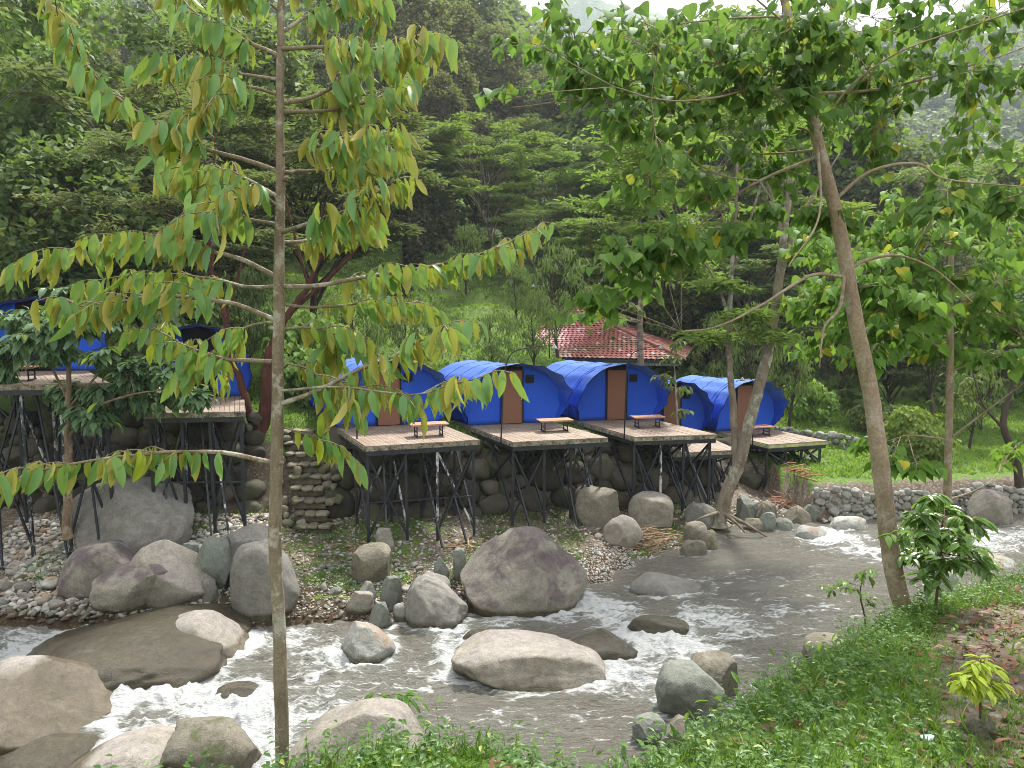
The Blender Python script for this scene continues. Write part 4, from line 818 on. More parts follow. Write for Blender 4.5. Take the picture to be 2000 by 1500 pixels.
def plant(key, x, y, h=None, label=None, group=None, rz=None, z=None, s=None):
    p = TK[key]; s = s or (h / p['h'] if h else 1); z = Hs(x, y) if z is None else z; rz = rngT.random() * 6.28 if rz is None else rz
    if key not in used_proto:
        used_proto.add(key); p.location = (x, y, z - .05); p.rotation_euler = (0, 0, rz); p.scale = (s, s, s)
        if label: p['label'] = label
        if group: p['group'] = group
        return p
    return dup(p, (x, y, z - .05), rz, s, label, group)
LFAR = QUAD
for q in range(3):
    proto('mango%d' % q, 'small_tree', 10 + q, 5, .36, 1.2, 24, .46, .34, 58, 'droop', .27, .85, LEAF_P, L_dark, BK_dark, .09, 'small dark round-headed fruit tree on the terraces', shape='ball')
for q in range(3):
    proto('feather%d' % q, 'feathery_tree', 20 + q, 9, .38, 3.9, 46, 1.05, .17, 210, 'feather', .34, .42, LFAR, (L_mid, L_light, L_dull)[q], (BK_moss, BK_moss, BK_dark)[q], .17, 'feathery spreading tree', shape='flat', wob=.5)
for q in range(3):
    proto('tall%d' % q, 'forest_tree', 30 + q, 17, .2, 3.5, 120, 1.0, .75, 95, 'mix', .4, .8, LFAR, (L_brown, L_dull, L_brown)[q], BK_pale, .3, 'tall forest tree', shape='ball')
for q in range(3):
    proto('broad%d' % q, 'leafy_tree', 40 + q, 9, .3, 3.0, 80, .8, .6, 95, 'mix', .32, .8, LFAR, (L_mid, L_dark, L_light)[q], BK_moss, .16, 'leafy tree', shape='ball')
for q in range(2):
    proto('slim%d' % q, 'slender_tree', 50 + q, 14, .55, 1.9, 34, .7, .5, 80, 'mix', .3, .8, LFAR, (L_mid, L_light)[q], BK_pale, .15, 'slender pale-trunked tree', shape='ball')
for q in range(2):
    proto('bush%d' % q, 'bush', 60 + q, 2.2, .1, 1.1, 30, .42, .34, 70, 'droop', .2, .9, LFAR, (L_mid, L_light)[q], BK_dark, .04, 'leafy bush', shape='ball', stems=3, cat='bush')
def lp(key, px, Y, top, label, base=None, group=None):
    x = P(px, 700, Y)[0]; z = Hs(x, Y); h = P(px, top, Y)[2] - z; return plant(key, x, Y, h, label, group)
lp('mango0', 702, 37, 575, 'small dark tree on the terrace left of the lamp, above the first tent'); lp('mango1', 790, 36, 578, 'small tree with low drooping leaves above the first tent')
lp('mango2', 848, 41, 590, 'small dark tree behind the drooping one on the terrace'); lp('mango0', 893, 38, 612, 'small thin-trunked tree above the gap between first and second tent')
lp('mango1', 967, 35, 605, 'small upright tree above the second tent'); lp('mango2', 1045, 37, 572, 'dark bushy tree on the terrace at the left of the red roof')
lp('mango0', 1092, 41, 478, 'large dark tree left of the red roof'); lp('mango1', 912, 52, 438, 'round pale-green tree high on the terraces'); lp('mango2', 1010, 48, 520, 'dark tree behind the tall terrace lamp')
pass
lp('mango2', 1400, 43, 620, 'dark tree beyond the right corner of the red roof'); lp('mango0', 1262, 53, 520, 'dark tree rising behind the red roof')
lp('mango1', 1545, 37, 648, 'small glossy tree right of the last tent'); lp('mango2', 1462, 44, 600, 'dark tree behind the last tent')
lp('bush1', 1590, 39, 742, 'pale green bush beside the small glossy tree'); lp('mango0', 1520, 50, 560, 'leafy tree on the slope between the two stems and the small glossy tree')
lp('feather0', 1650, 44, 575, 'dark feathery tree at the left of the shady grove'); lp('feather2', 1740, 40, 620, 'dull feathery tree in the middle of the shady grove'); lp('broad1', 1690, 47, 600, 'dense dark tree in the shady grove behind the leaning trunk')
lp('feather0', 1830, 41, 560, 'feathery tree behind the slender trunk at the right'); lp('feather2', 1930, 37, 590, 'feathery tree at the right end of the shady grove'); lp('broad1', 1880, 50, 560, 'dark tree far back at the right end of the grove')
lp('bush0', 1700, 37, 775, 'dark bush at the foot of the shady grove'); lp('bush0', 1745, 36, 790, 'smaller dark bush at the foot of the grove'); lp('broad1', 2010, 44, 560, 'dark tree at the right edge of the view')
lp('feather1', 1180, 55, 430, 'pale feathery tree above the red roof'); lp('feather0', 1300, 50, 390, 'feathery tree high above the red roof'); lp('feather1', 1400, 55, 430, 'pale feathery tree behind the two stems')
lp('feather1', 1500, 56, 400, 'pale feathery tree on the slope right of the two stems'); lp('feather0', 1060, 58, 400, 'feathery tree on the slope above the terraces'); lp('feather0', 1600, 60, 440, 'feathery tree on the slope above the leaning trunk')
lp('feather2', 330, 36, 190, 'big dull feathery tree behind the hanging leaves at the left'); lp('feather2', 620, 40, 200, 'dull feathery tree behind the slim trunk'); lp('feather0', 200, 44, 60, 'tall feathery tree at the left')
lp('feather2', 760, 60, 230, 'dull feathery tree above the small terrace trees'); lp('broad0', 480, 52, 60, 'leafy tree high behind the slim trunk'); lp('feather2', 400, 34, 380, 'low spreading feathery tree behind the left tents')
lp('broad1', 60, 33, 235, 'dark leafy tree behind the left tent'); lp('broad1', 175, 31, 300, 'dark low-crowned tree beside the leftmost tents'); lp('slim0', 12, 33, -120, 'pale tall trunk at the left edge'); lp('slim1', 140, 38, -140, 'pale tall trunk second from the left edge'); lp('slim0', 395, 45, -100, 'pale tall trunk behind the arching leafy branch')
lp('bush0', 330, 29.5, 560, 'bush behind the left tents'); lp('bush1', 620, 30, 620, 'low bush on the lawn left of the first tent'); lp('mango1', 480, 31, 520, 'small tree on the lawn behind the red trunk')
lp('bush1', 1815, 31, 800, 'low leafy bush on the lawn at the right'); lp('mango1', 1905, 33, 700, 'thin tree on the lawn at the right')
# tall brownish trees of the middle skyline
for px, Y, top, q, lb in ((805, 92, -40, 0, 'tall brownish tree left of the gap in the skyline'), (905, 100, 20, 2, 'tall brown-tipped tree in the middle of the dark stand'), (965, 96, 60, 0, 'rounded brownish tree in front of the dark stand'), (1015, 108, 70, 1, 'brownish tree at the right end of the dark stand, beside the far mountain'),
                          (930, 120, -60, 1, 'tall dark tree behind the brownish stand'), (870, 76, 150, 2, 'brown-tipped tree low in the dark stand'), (985, 78, 240, 1, 'dull tree at the foot of the brownish stand'), (700, 84, -20, 1, 'tall dull tree at the left of the brownish stand'), (850, 112, -80, 1, 'tall open tree on the skyline above the brownish stand')):
    lp('tall%d' % q, px, Y, top, lb)
for px, Y, top, q, lb in ((1250, 85, 80, 'broad0', 'high leafy tree above the red roof, half hidden by heart-shaped leaves'), (1400, 80, 120, 'feather1', 'high feathery tree behind the leaning tree top'), (1530, 90, 130, 'broad2', 'pale leafy tree high behind the leaning trunk'), (1350, 66, 220, 'feather0', 'feathery tree on the slope, directly above the two stems'),
                          (1175, 95, 90, 'tall1', 'tall dull tree right of the far mountain gap'), (1630, 84, 230, 'broad1', 'dark leafy tree right of the leaning trunk, halfway up'), (1480, 60, 140, 'slim1', 'slender pale tree rising above the two stems'), (1740, 78, 300, 'broad0', 'leafy tree on the right slope beside the thin straight tree'), (1890, 72, 330, 'feather1', 'feathery tree on the right slope behind the thin straight tree'), (1980, 80, 280, 'broad2', 'pale leafy tree on the right slope at the edge of view'), (1300, 100, 60, 'broad1', 'dark leafy tree highest above the red roof'), (1440, 104, 90, 'broad0', 'leafy tree on the skyline behind the leaning tree')):
    lp(q, px, Y, top, lb)
# ------------------------------------------------------------------ forest on the hillside
rg = np.random.default_rng(12); spots = []; tries = 0
keys = ['tall0', 'tall1', 'tall2', 'broad0', 'broad1', 'broad2', 'feather0', 'feather1', 'feather2', 'slim0', 'slim1']
while len(spots) < 213 and tries < 60000:
    tries += 1; Y = 50 + 95 * rg.random() ** .9; u = rg.uniform(-.8, .85); x = u * Y
    if Y < 62 and -.35 < u < .12: continue
    if any((x - a) ** 2 + (Y - b) ** 2 < (4.1 + .028 * Y) ** 2 for a, b in spots): continue
    if 1000 < 1000 + 1444 * u < 1135 and Y > 95: continue
    spots.append((x, Y))
for x, Y in spots:
    u = x / Y; pxx = 1000 + 1444 * u
    if Y > 88: pr = [.22, .22, .16, .1, .08, .03, .06, .05, .04, .02, .02] if pxx < 1150 else [.06, .1, .04, .2, .2, .12, .1, .08, .04, .03, .03]
    else: pr = [.03, .07, .03, .14, .14, .1, .15, .12, .14, .04, .04]
    k = rg.choice(len(keys), p=np.array(pr) / sum(pr)); key = keys[k]
    hh = {'tall': rg.uniform(11, 16), 'broa': rg.uniform(7, 11), 'feat': rg.uniform(7.5, 10.5), 'slim': rg.uniform(11, 15)}[key[:4]]
    zone = 'on the left slope' if pxx < 620 else 'on the slope above the terraces' if pxx < 1100 else 'on the slope above the red roof' if pxx < 1450 else 'on the right slope'
    kind = {'tall': 'tall brownish tree', 'broa': 'round leafy tree', 'feat': 'feathery layered tree', 'slim': 'slender pale-trunked tree'}[key[:4]]
    plant(key, x, Y, hh, '%s %s%s' % (kind, 'low ' if Y < 72 else 'halfway up ' if Y < 105 else 'high ', zone), 'forest trees on the hillside')
# distant woods as one mass
parts = []; rg = np.random.default_rng(3)
for k in range(3300):
    Y = 140 * (460 / 140) ** rg.random(); u = rg.uniform(-.85, .9); x = u * Y; z = Hs(x, Y); h = rg.uniform(8, 15); n = 110 if Y < 230 else 60
    r = rg.uniform(2.6, 4.6) * (1 + (Y - 140) / 500); v = unit(rg, n); v[:, 2] = np.abs(v[:, 2]) * 1.0 - .25; v *= (1 + .18 * vn(v * 2.3 + k, 3))[:, None]
    pos = np.array([x, Y, z + h - r]) + v * [r, r, r * 1.05]; parts.append(leaves(QUAD, pos, .8 * unit(rg, n) + v * .3 - [0, 0, .4], v + .5 * UP + .35 * unit(rg, n), rg.uniform(1.3, 2.3, n) * (1 + (Y - 140) / 500), .9, rg))
V, F, r = merge_leaves(parts); r = np.clip(r * .5 + .5 * (fbm(V * .06, 6, 3) * .8 + .5), 0, .89)
tag(obj('distant_woods', V, F, L_mid, None, False, rnd=r), 'distant wooded hillside', 'woods', kind='stuff')
# undergrowth filling the slope
parts = []
for k in range(1500):
    Y = 43 * (150 / 43) ** rg.random(); u = rg.uniform(-.85, .9); x = u * Y
    if Y < 62 and -.35 < u < .1: continue
    if Y < 50 and u > .1 and rg.random() < .6: continue
    z = Hs(x, Y); n = 46; r = rg.uniform(.7, 1.7) * (1 + (Y - 43) / 110); v = unit(rg, n); v[:, 2] = np.abs(v[:, 2])
    pos = np.array([x, Y, z]) + v * [r, r, r * 1.1]; parts.append(leaves(QUAD, pos, .8 * unit(rg, n) + v * .5, v + .6 * UP + .4 * unit(rg, n), rg.uniform(.4, .8, n) * (1 + (Y - 43) / 90), .7, rg))
V, F, r = merge_leaves(parts); tag(obj('undergrowth', V, F, L_mid, None, False, rnd=r * .89), 'shrubby undergrowth between the trees on the slope', 'undergrowth', kind='stuff')
# ------------------------------------------------------------------ trees traced limb by limb
def wpts(pts, Y, dy=0):   # pixel polyline -> world, depth drifting away from Y by dy
    n = len(pts); return np.array([P(a, b, Y + dy * (k / max(1, n - 1)) ** 1.2) for k, (a, b) in enumerate(pts)])
def traced_tree(name, label, cat, Y, trunk, r, limbs, clusters, style, T, size, wid, leafm, bark, seed, twigs=6, per=7, group=None, limb_r=.35, yrange=.8, tipr=.12, base_flare=1.25, twr=.004, extra=(), sink=.3):
    rg = np.random.default_rng(seed); tw = wpts(trunk, Y); base = tw[0].copy(); e = empty(name, base, label, cat, group); tb = MB(); sk = []
    tw = np.vstack([tw[0] - [0, 0, sink], tw]); s_ = spline(tw, 10 * len(trunk)); s_ += .25 * r * fbm(s_ * 3, seed, 2)[:, None] * [1, 1, 0]; rr = r * np.interp(np.linspace(0, 1, len(s_)), [0, .05, .15, .6, 1], [base_flare, 1.05, 1, .72, tipr]); rr = rr * (1 + .05 * fbm(s_ * 9, seed + 2, 2)); tb.tube(s_ - base, rr, 14); sk.append((s_, rr))
    for pts, dy in list(limbs) + list(extra):
        w_ = wpts(pts, Y, dy); i = np.argmin(np.linalg.norm(s_ - w_[0], axis=1)); r0 = min(rr[i] * limb_r, rr[i]); 
        d_ = [np.linalg.norm(q[0] - w_[0], axis=1).min() for q in sk]; j = int(np.argmin(d_)); q = sk[j]; i = np.argmin(np.linalg.norm(q[0] - w_[0], axis=1)); w_[0] = q[0][i]; r0 = q[1][i] * (limb_r if j == 0 else .7)
        l_ = spline(w_, 8 * len(pts)); l_ += .3 * r0 * fbm(l_ * 6, seed + 5, 2)[:, None]; lr = np.linspace(r0, max(twr * 1.2, r0 * .22), len(l_)); tb.tube(l_ - base, lr, 8); sk.append((l_, lr))
    SP = np.concatenate([a for a, _ in sk]); SR = np.concatenate([b for _, b in sk]); parts = []
    for cl in clusters:
        px, py, rx, ry = cl[:4]; m = cl[4] if len(cl) > 4 else 1; dy = rg.uniform(-1, 1) * yrange; Yc = Y + dy; c = P(px, py, Yc); k = Yc / FPX; R3 = np.array([rx * k, max(rx, ry) * k * .9, ry * k]) * (1.6 if style == 'hang' else 1)
        nT = max(2, int(twigs * m)); d = np.linalg.norm(SP - c, axis=1) + 0.0; i = np.argmin(d); S0 = SP[i]; br = spline([S0, (S0 + c) / 2 + [0, 0, .08 * d[i] * rg.uniform(-.3, 1)], c], 9); b0 = min(SR[i] * .6, .02 * Y / 5 + .004); tb.tube(br - base, np.linspace(b0, twr, 9), 6)
        for t_ in range(nT):
            q = c + unit(rg, 1)[0] * R3 * rg.random() ** .4; j = rg.integers(3, 9); st = br[j]; dr = q - st; tw_ = spline([st, st + dr * .5 + [0, 0, .1 * np.linalg.norm(dr)], q], 7); tb.tube(tw_ - base, np.linspace(twr, twr * .5, 7), 4)
            n = int(per * rg.uniform(.6, 1.4)) + 1; tt = np.sort(rg.uniform(.3 if style != 'feather' else .05, 1.0, n)); tt[-1] = 1; pos = np.array([[np.interp(a, np.linspace(0, 1, 7), tw_[:, z]) for z in range(3)] for a in tt]); dn = dr / max(np.linalg.norm(dr), 1e-6)
            side = np.cross(dn, UP); side /= max(np.linalg.norm(side), 1e-6); sg = np.where(np.arange(n) % 2, 1., -1.)[:, None]; s = size * rg.uniform(.6, 1.2, n)
            if style == 'hang': O = sg * side + dn * .5 + .5 * unit(rg, n); O[:, 2] *= .3; D = O * .7 + [0, 0, -.75]; N = O * .6 + UP * .6 + .75 * unit(rg, n); pos = pos + O * size * .35
            elif style == 'rosette': O = unit(rg, n) * [1, 1, .25] + dn * .5; D = O * .9 + [0, 0, -.35]; N = UP + O * .25 + .3 * unit(rg, n)
            elif style == 'pinnate': D = sg * side * .8 + dn * .5 + [0, 0, -.25] + .15 * unit(rg, n); N = UP + .25 * unit(rg, n)
            elif style == 'feather':
                pos = np.repeat(pos, 7, 0); n = len(pos); s = size * rg.uniform(.6, 1.2, n); pos = pos + unit(rg, n) * [1, 1, .2] * size * 1.6; D = unit(rg, n) * [1, 1, .3]; N = UP + .6 * unit(rg, n)
            parts.append(leaves(T, pos - base, D, N, s, wid, rg))
    tb.build('trunk', bark, e, True); V, F, r_ = merge_leaves(parts); obj('crown', V, F, leafm, e, False, rnd=r_); return e
# two-stemmed tree by the last platform
Yt = 25.2
traced_tree('two_stemmed_tree', 'mossy two-stemmed tree standing on the rocks between the third and the last platform', 'tree', Yt, [(1408, 1010), (1424, 950), (1445, 900), (1469, 805), (1493, 715), (1511, 625), (1521, 550), (1535, 430), (1548, 310), (1556, 200), (1560, 100)], .225,
    [([(1438, 915), (1436, 865), (1430, 775), (1424, 685), (1426, 580), (1432, 480), (1440, 360), (1436, 260)], 1.5), ([(1521, 560), (1545, 470), (1590, 380), (1640, 300)], .5), ([(1430, 520), (1465, 430), (1490, 340), (1500, 240)], -1), ([(1530, 460), (1500, 360), (1460, 280)], 1), ([(1424, 600), (1380, 520), (1300, 470)], 1)],
    [(1300, 300, 120, 25), (1230, 340, 110, 22), (1400, 240, 110, 25), (1180, 400, 90, 18), (1350, 390, 90, 18), (1290, 450, 90, 18), (1400, 560, 60, 16), (1450, 620, 50, 16), (1380, 660, 60, 16), (1500, 180, 110, 25), (1600, 260, 80, 22), (1500, 660, 60, 16), (1340, 540, 70, 16), (1240, 260, 90, 20), (1560, 600, 60, 16), (1600, 500, 60, 18), (1480, 420, 60, 16)],
    'feather', QUAD, .3, .34, L_light, BK_moss, 71, 16, 8, limb_r=.72, yrange=2.5, twr=.012, base_flare=1.8)
# small roots at its foot
rt = MB(); b = P(1408, 1005, Yt); rg = np.random.default_rng(2)
for px, py in ((1360, 1015), (1455, 1040), (1500, 1050)):
    q = P(px, py, Yt - .9); rt.tube(spline([b + [0, 0, .1], (b * .5 + q * .5) + [0, -.15, .12], q], 8), np.linspace(.09, .02, 8), 7)
tag(rt.build('tree_roots', BK_moss, None, True), 'exposed roots spreading from the foot of the two-stemmed tree', 'roots')
traced_tree('red_trunk_tree', 'tree with a dark red forked trunk between the left tent and the steps', 'tree', 25.6, [(505, 985), (507, 870), (520, 790), (528, 700), (545, 640), (600, 560), (660, 420)], .27,
    [([(507, 880), (480, 780), (450, 690), (440, 620), (420, 560), (400, 450), (330, 330), (250, 260)], -.5), ([(440, 620), (470, 520), (500, 400)], 1), ([(400, 450), (330, 420), (200, 380)], 1), ([(560, 620), (700, 480), (760, 330)], 1), ([(600, 560), (560, 400), (520, 250)], 0), ([(330, 330), (350, 200), (290, 100)], 0), ([(400, 460), (420, 300), (400, 150)], .5)],
    [(300, 200, 120, 26), (220, 300, 110, 24), (350, 290, 100, 22), (430, 180, 110, 24), (150, 400, 90, 20), (280, 400, 100, 20), (380, 400, 80, 18), (500, 350, 90, 20), (620, 300, 110, 24), (720, 380, 90, 20), (760, 280, 80, 20), (660, 470, 80, 16), (560, 470, 70, 16), (520, 210, 100, 22), (330, 480, 80, 16), (230, 480, 80, 16), (620, 200, 90, 20), (400, 90, 110, 22), (820, 350, 70, 16)],
    'feather', QUAD, .27, .36, L_dull, BK_red, 72, 13, 7, limb_r=.6, yrange=2.5, twr=.012)
L_broad = M_leaf('leaf_broad_bluegreen', (.07, .13, .06), (.12, .2, .09), None, (.28, .35, .05), .4, .3, .25)
traced_tree('broad_leaved_tree', 'small tree with big dull-green leaves in front of the left platforms', 'tree', 20.8, [(131, 1032), (133, 960), (134, 860), (132, 780), (136, 700), (150, 620)], .135,
    [([(134, 860), (180, 800), (260, 770), (340, 760)], -1), ([(132, 780), (90, 700), (40, 650)], 0), ([(134, 800), (200, 720), (250, 650)], .6)],
    [(50, 620, 60, 30, 1.6), (130, 640, 60, 30, 1.6), (200, 620, 60, 30, 1.4), (80, 660, 50, 30, 1.4), (100, 690, 60, 20, 1.3), (20, 690, 30, 40), (140, 765, 60, 28, 1.6), (220, 770, 70, 30, 1.7), (290, 785, 60, 28, 1.6), (170, 800, 60, 18, 1.2), (350, 760, 50, 30), (250, 720, 50, 26), (320, 720, 50, 24), (390, 780, 30, 22), (180, 820, 60, 18), (270, 740, 40, 26), (120, 560, 50, 26), (10, 740, 20, 26), (200, 690, 50, 20)],
    'rosette', LEAF_B, .38, 1.05, L_broad, BK_brown, 73, 20, 8, limb_r=.5, yrange=.9, twr=.008)
traced_tree('slender_tree', 'slender pale tree rising behind the third tent in front of the red roof', 'tree', 31.5, [(1252, 730), (1250, 640), (1253, 560), (1262, 480), (1275, 420)], .15, [([(1253, 560), (1200, 520), (1160, 500)], 0), ([(1258, 520), (1330, 470), (1360, 430)], 0)],
    [(1170, 520, 60, 22), (1230, 470, 60, 26), (1300, 480, 60, 24), (1160, 580, 40, 20), (1240, 600, 40, 18), (1320, 540, 40, 18), (1350, 440, 50, 22), (1200, 630, 30, 14)], 'rosette', LEAF_B, .3, .95, L_mid, BK_brown, 74, 8, 6, limb_r=.4, yrange=1, twr=.01)
traced_tree('leafy_sapling', 'young tree with glossy leaves right of the third platform', 'tree', 29.0, [(1325, 880), (1322, 800), (1318, 730), (1316, 670)], .05, [], [(1310, 700, 30, 16), (1325, 760, 30, 16), (1300, 740, 26, 16), (1335, 800, 22, 14), (1318, 670, 26, 14)], 'rosette', LEAF_B, .3, .9, L_mid, BK_pale, 75, 7, 6, limb_r=.4, yrange=.3, twr=.008)
traced_tree('twisted_tree', 'twisted dark-trunked tree at the right edge of the lawn', 'tree', 27.5, [(1992, 960), (1985, 900), (1960, 830), (1975, 760), (1990, 690)], .17, [([(1960, 840), (1920, 790), (1900, 730)], 0), ([(1985, 900), (2040, 820), (2080, 740)], 0)],
    [(1900, 740, 60, 26), (1980, 700, 70, 30), (1940, 650, 70, 30), (2060, 720, 60, 30), (1860, 780, 50, 20)], 'rosette', LEAF_B, .3, .8, L_mid, BK_dark, 76, 9, 7, limb_r=.5, yrange=1, twr=.01)
# ------------------------------------------------------------------ near young tree with hanging two-coloured leaves
L_dur = M_leaf('hanging_leaf', (.10, .215, .075), (.18, .30, .075), (.37, .315, .06), (.42, .45, .04), .4, .4, .28, (.42, .5, .04), 0)
Yd = 3.0; rg = np.random.default_rng(21)
base = P(553, 1900, Yd); e = empty('young_tree', (base[0], base[1], Hs(base[0], base[1])), 'slim straight young tree close to the camera with hanging green and golden leaves', 'tree'); off = np.array(e.location)
tp = np.vstack([[base[0], Yd, off[2] - .3], wpts([(556, 1700), (551, 1500), (545, 1250), (537, 1050), (540, 900), (543, 700), (546, 450), (549, 200), (550, -20), (552, -200)], Yd)])
s_ = spline(tp, 150); rr = np.interp(s_[:, 2], [s_[:, 2].min(), P(0, 1500, Yd)[2], P(0, 700, Yd)[2], P(0, 100, Yd)[2], s_[:, 2].max()], [.034, .029, .0235, .0145, .010]); rr = rr * (1 + .07 * fbm(s_ * 14, 2, 3)); s_[:, :2] += .006 * fbm(s_ * 3.2, 5, 2)[:, None]
tb = MB(); tb.tube(s_ - off, rr, 14); DL = []; DT = []
def leaf_row(path, t0, t1, step, hang=1.0, fr=1.0):
    seg = np.linalg.norm(np.diff(path, axis=0), axis=1); cum = np.concatenate([[0], np.cumsum(seg)]); L = cum[-1]; a = L * t0; k = 0
    while a < L * t1:
        p = np.array([np.interp(a, cum, path[:, q]) for q in range(3)]); p2 = np.array([np.interp(min(a + .02, L), cum, path[:, q]) for q in range(3)]); d = p2 - np.array([np.interp(max(a - .02, 0), cum, path[:, q]) for q in range(3)]); d /= max(np.linalg.norm(d), 1e-6)
        q = np.cross(d, UP); q /= max(np.linalg.norm(q), 1e-6); q = q * (1 if k % 2 else -1)
        if rg.random() < fr: DL.append((p + q * .012 + [0, 0, .004], np.array([0, 0, -1.]) * hang + q * rg.uniform(.05, .4) + d * rg.uniform(.05, .45) + .2 * rg.normal(size=3), q * 1.0 + UP * .2 + .6 * rg.normal(size=3), rg.uniform(.072, .132)))
        a += step * rg.uniform(.7, 1.3); k += 1
def dbranch(pts, dy, r0, ntw=5, leafy=.3, tlen=.26, nl=.027):
    w_ = wpts(pts, Yd, dy); i = np.argmin(np.linalg.norm(s_ - w_[0], axis=1)); w_[0] = s_[i]; l_ = spline(w_, 7 * len(pts)); l_ += .004 * fbm(l_ * 9, 7, 2)[:, None]; tb.tube(l_ - off, np.linspace(r0, .0022, len(l_)), 8)
    leaf_row(l_, leafy, 1.0, nl)
    ntw += 2
    for k in range(ntw):
        t = leafy * .8 + (1 - leafy * .8) * (k + rg.random()) / ntw; j = min(len(l_) - 2, int(t * (len(l_) - 1))); d = l_[j + 1] - l_[j]; d /= np.linalg.norm(d); q = np.cross(d, UP); q /= np.linalg.norm(q); q *= 1 if k % 2 else -1
        L = tlen * rg.uniform(.6, 1.25) * (1 - .35 * t); o = d * .85 + q * rg.uniform(.35, .9) + UP * rg.uniform(-.02, .4); o /= np.linalg.norm(o)
        tw_ = spline([l_[j], l_[j] + o * L * .5 + UP * .03 * L, l_[j] + o * L - UP * .22 * L], 9); tb.tube(tw_ - off, np.linspace(.0032, .0014, 9), 5); leaf_row(tw_, .12, 1.0, .023)
for b_ in (
    ([(530, 900), (440, 885), (340, 883), (250, 890), (150, 905), (60, 925), (-20, 960)], -.35, .011, 6, .22), ([(540, 712), (450, 702), (400, 690), (350, 668), (300, 640)], .25, .010, 4, .35), ([(538, 618), (450, 592), (340, 578), (265, 583), (190, 600), (110, 590)], -.2, .011, 6, .35),
    ([(543, 540), (470, 505), (400, 490), (330, 478), (240, 470), (130, 490), (50, 520)], .3, .011, 7, .35), ([(545, 330), (470, 310), (400, 290), (330, 255), (240, 200), (180, 140), (130, 70), (85, -10)], -.3, .010, 7, .3), ([(548, 200), (610, 190), (680, 150), (720, 90), (740, 20)], .3, .009, 6, .3),
    ([(547, 452), (620, 430), (700, 400), (770, 350)], -.3, .009, 5, .3), ([(545, 562), (620, 558), (700, 543), (800, 528), (900, 508), (980, 480), (1058, 440)], .25, .011, 9, .3), ([(541, 792), (620, 763), (700, 722), (760, 700), (830, 660), (890, 640)], -.3, .011, 4, .4),
    ([(600, 770), (650, 755), (700, 758), (800, 772), (880, 752), (945, 735)], -.55, .006, 5, .15), ([(549, 110), (480, 80), (400, 40), (340, -20)], .25, .009, 7, .25), ([(550, 60), (620, 20), (720, -20)], .2, .008, 5, .3), ([(549, 100), (640, 92), (740, 95), (850, 60)], -.3, .009, 7, .3),
    ([(548, 212), (640, 215), (740, 190), (820, 130)], .35, .009, 6, .35), ([(546, 300), (600, 290), (680, 272), (770, 255)], -.25, .008, 6, .3), ([(545, 440), (470, 425), (410, 395), (380, 350)], .35, .008, 5, .3), ([(548, 190), (480, 170), (420, 200), (370, 230)], -.2, .007, 5, .3),
    ([(546, 330), (640, 330), (720, 318), (775, 290)], .3, .008, 5, .35), ([(543, 640), (600, 640), (650, 655), (640, 690)], .2, .006, 4, .3), ([(540, 830), (600, 850), (630, 862)], .1, .004, 1, .4), ([(545, 400), (500, 380), (440, 395), (400, 420)], -.3, .007, 4, .3),
    ([(543, 560), (480, 560), (420, 545), (330, 535), (230, 540), (150, 560)], .5, .008, 6, .3), ([(546, 470), (600, 470), (660, 450), (740, 440)], .4, .008, 5, .35), ([(545, 380), (480, 350), (420, 340), (350, 330)], .2, .008, 6, .3),
    ([(544, 600), (620, 600), (740, 590), (830, 600)], .5, .008, 5, .45), ([(552, -20), (600, -60), (560, -120)], 0, .006, 2, .2), ([(550, 20), (500, -10), (440, -30)], 0, .006, 4, .2), ([(540, 700), (600, 720), (640, 760), (650, 800)], .1, .005, 3, .3), ([(543, 620), (480, 640), (420, 690), (400, 730)], .3, .006, 4, .3), ([(550, 150), (450, 140), (380, 120), (330, 130)], .3, .007, 5, .3)):
    dbranch(*b_)
for py in (1045, 905, 640, 345):   # knots
    q = s_[np.argmin(np.abs(s_[:, 2] - P(545, py, Yd)[2]))]; tb.tube([q - off, q - off + [.035 * (1 if py % 2 else -1), -.02, .01]], [.012, .006], 6)
tb.build('trunk', M_bark('bark_young', (.3, .24, .17), (.19, .145, .10), (.42, .38, .31), 26, 9), e, True)
A = DL; V, F, r = leaves(LEAF_D, np.array([a[0] for a in A]) - off, np.array([a[1] for a in A]), np.array([a[2] for a in A]), np.array([a[3] for a in A]), .92, rg); obj('crown', V, F, L_dur, e, True, rnd=r); print('durian leaves', len(A))
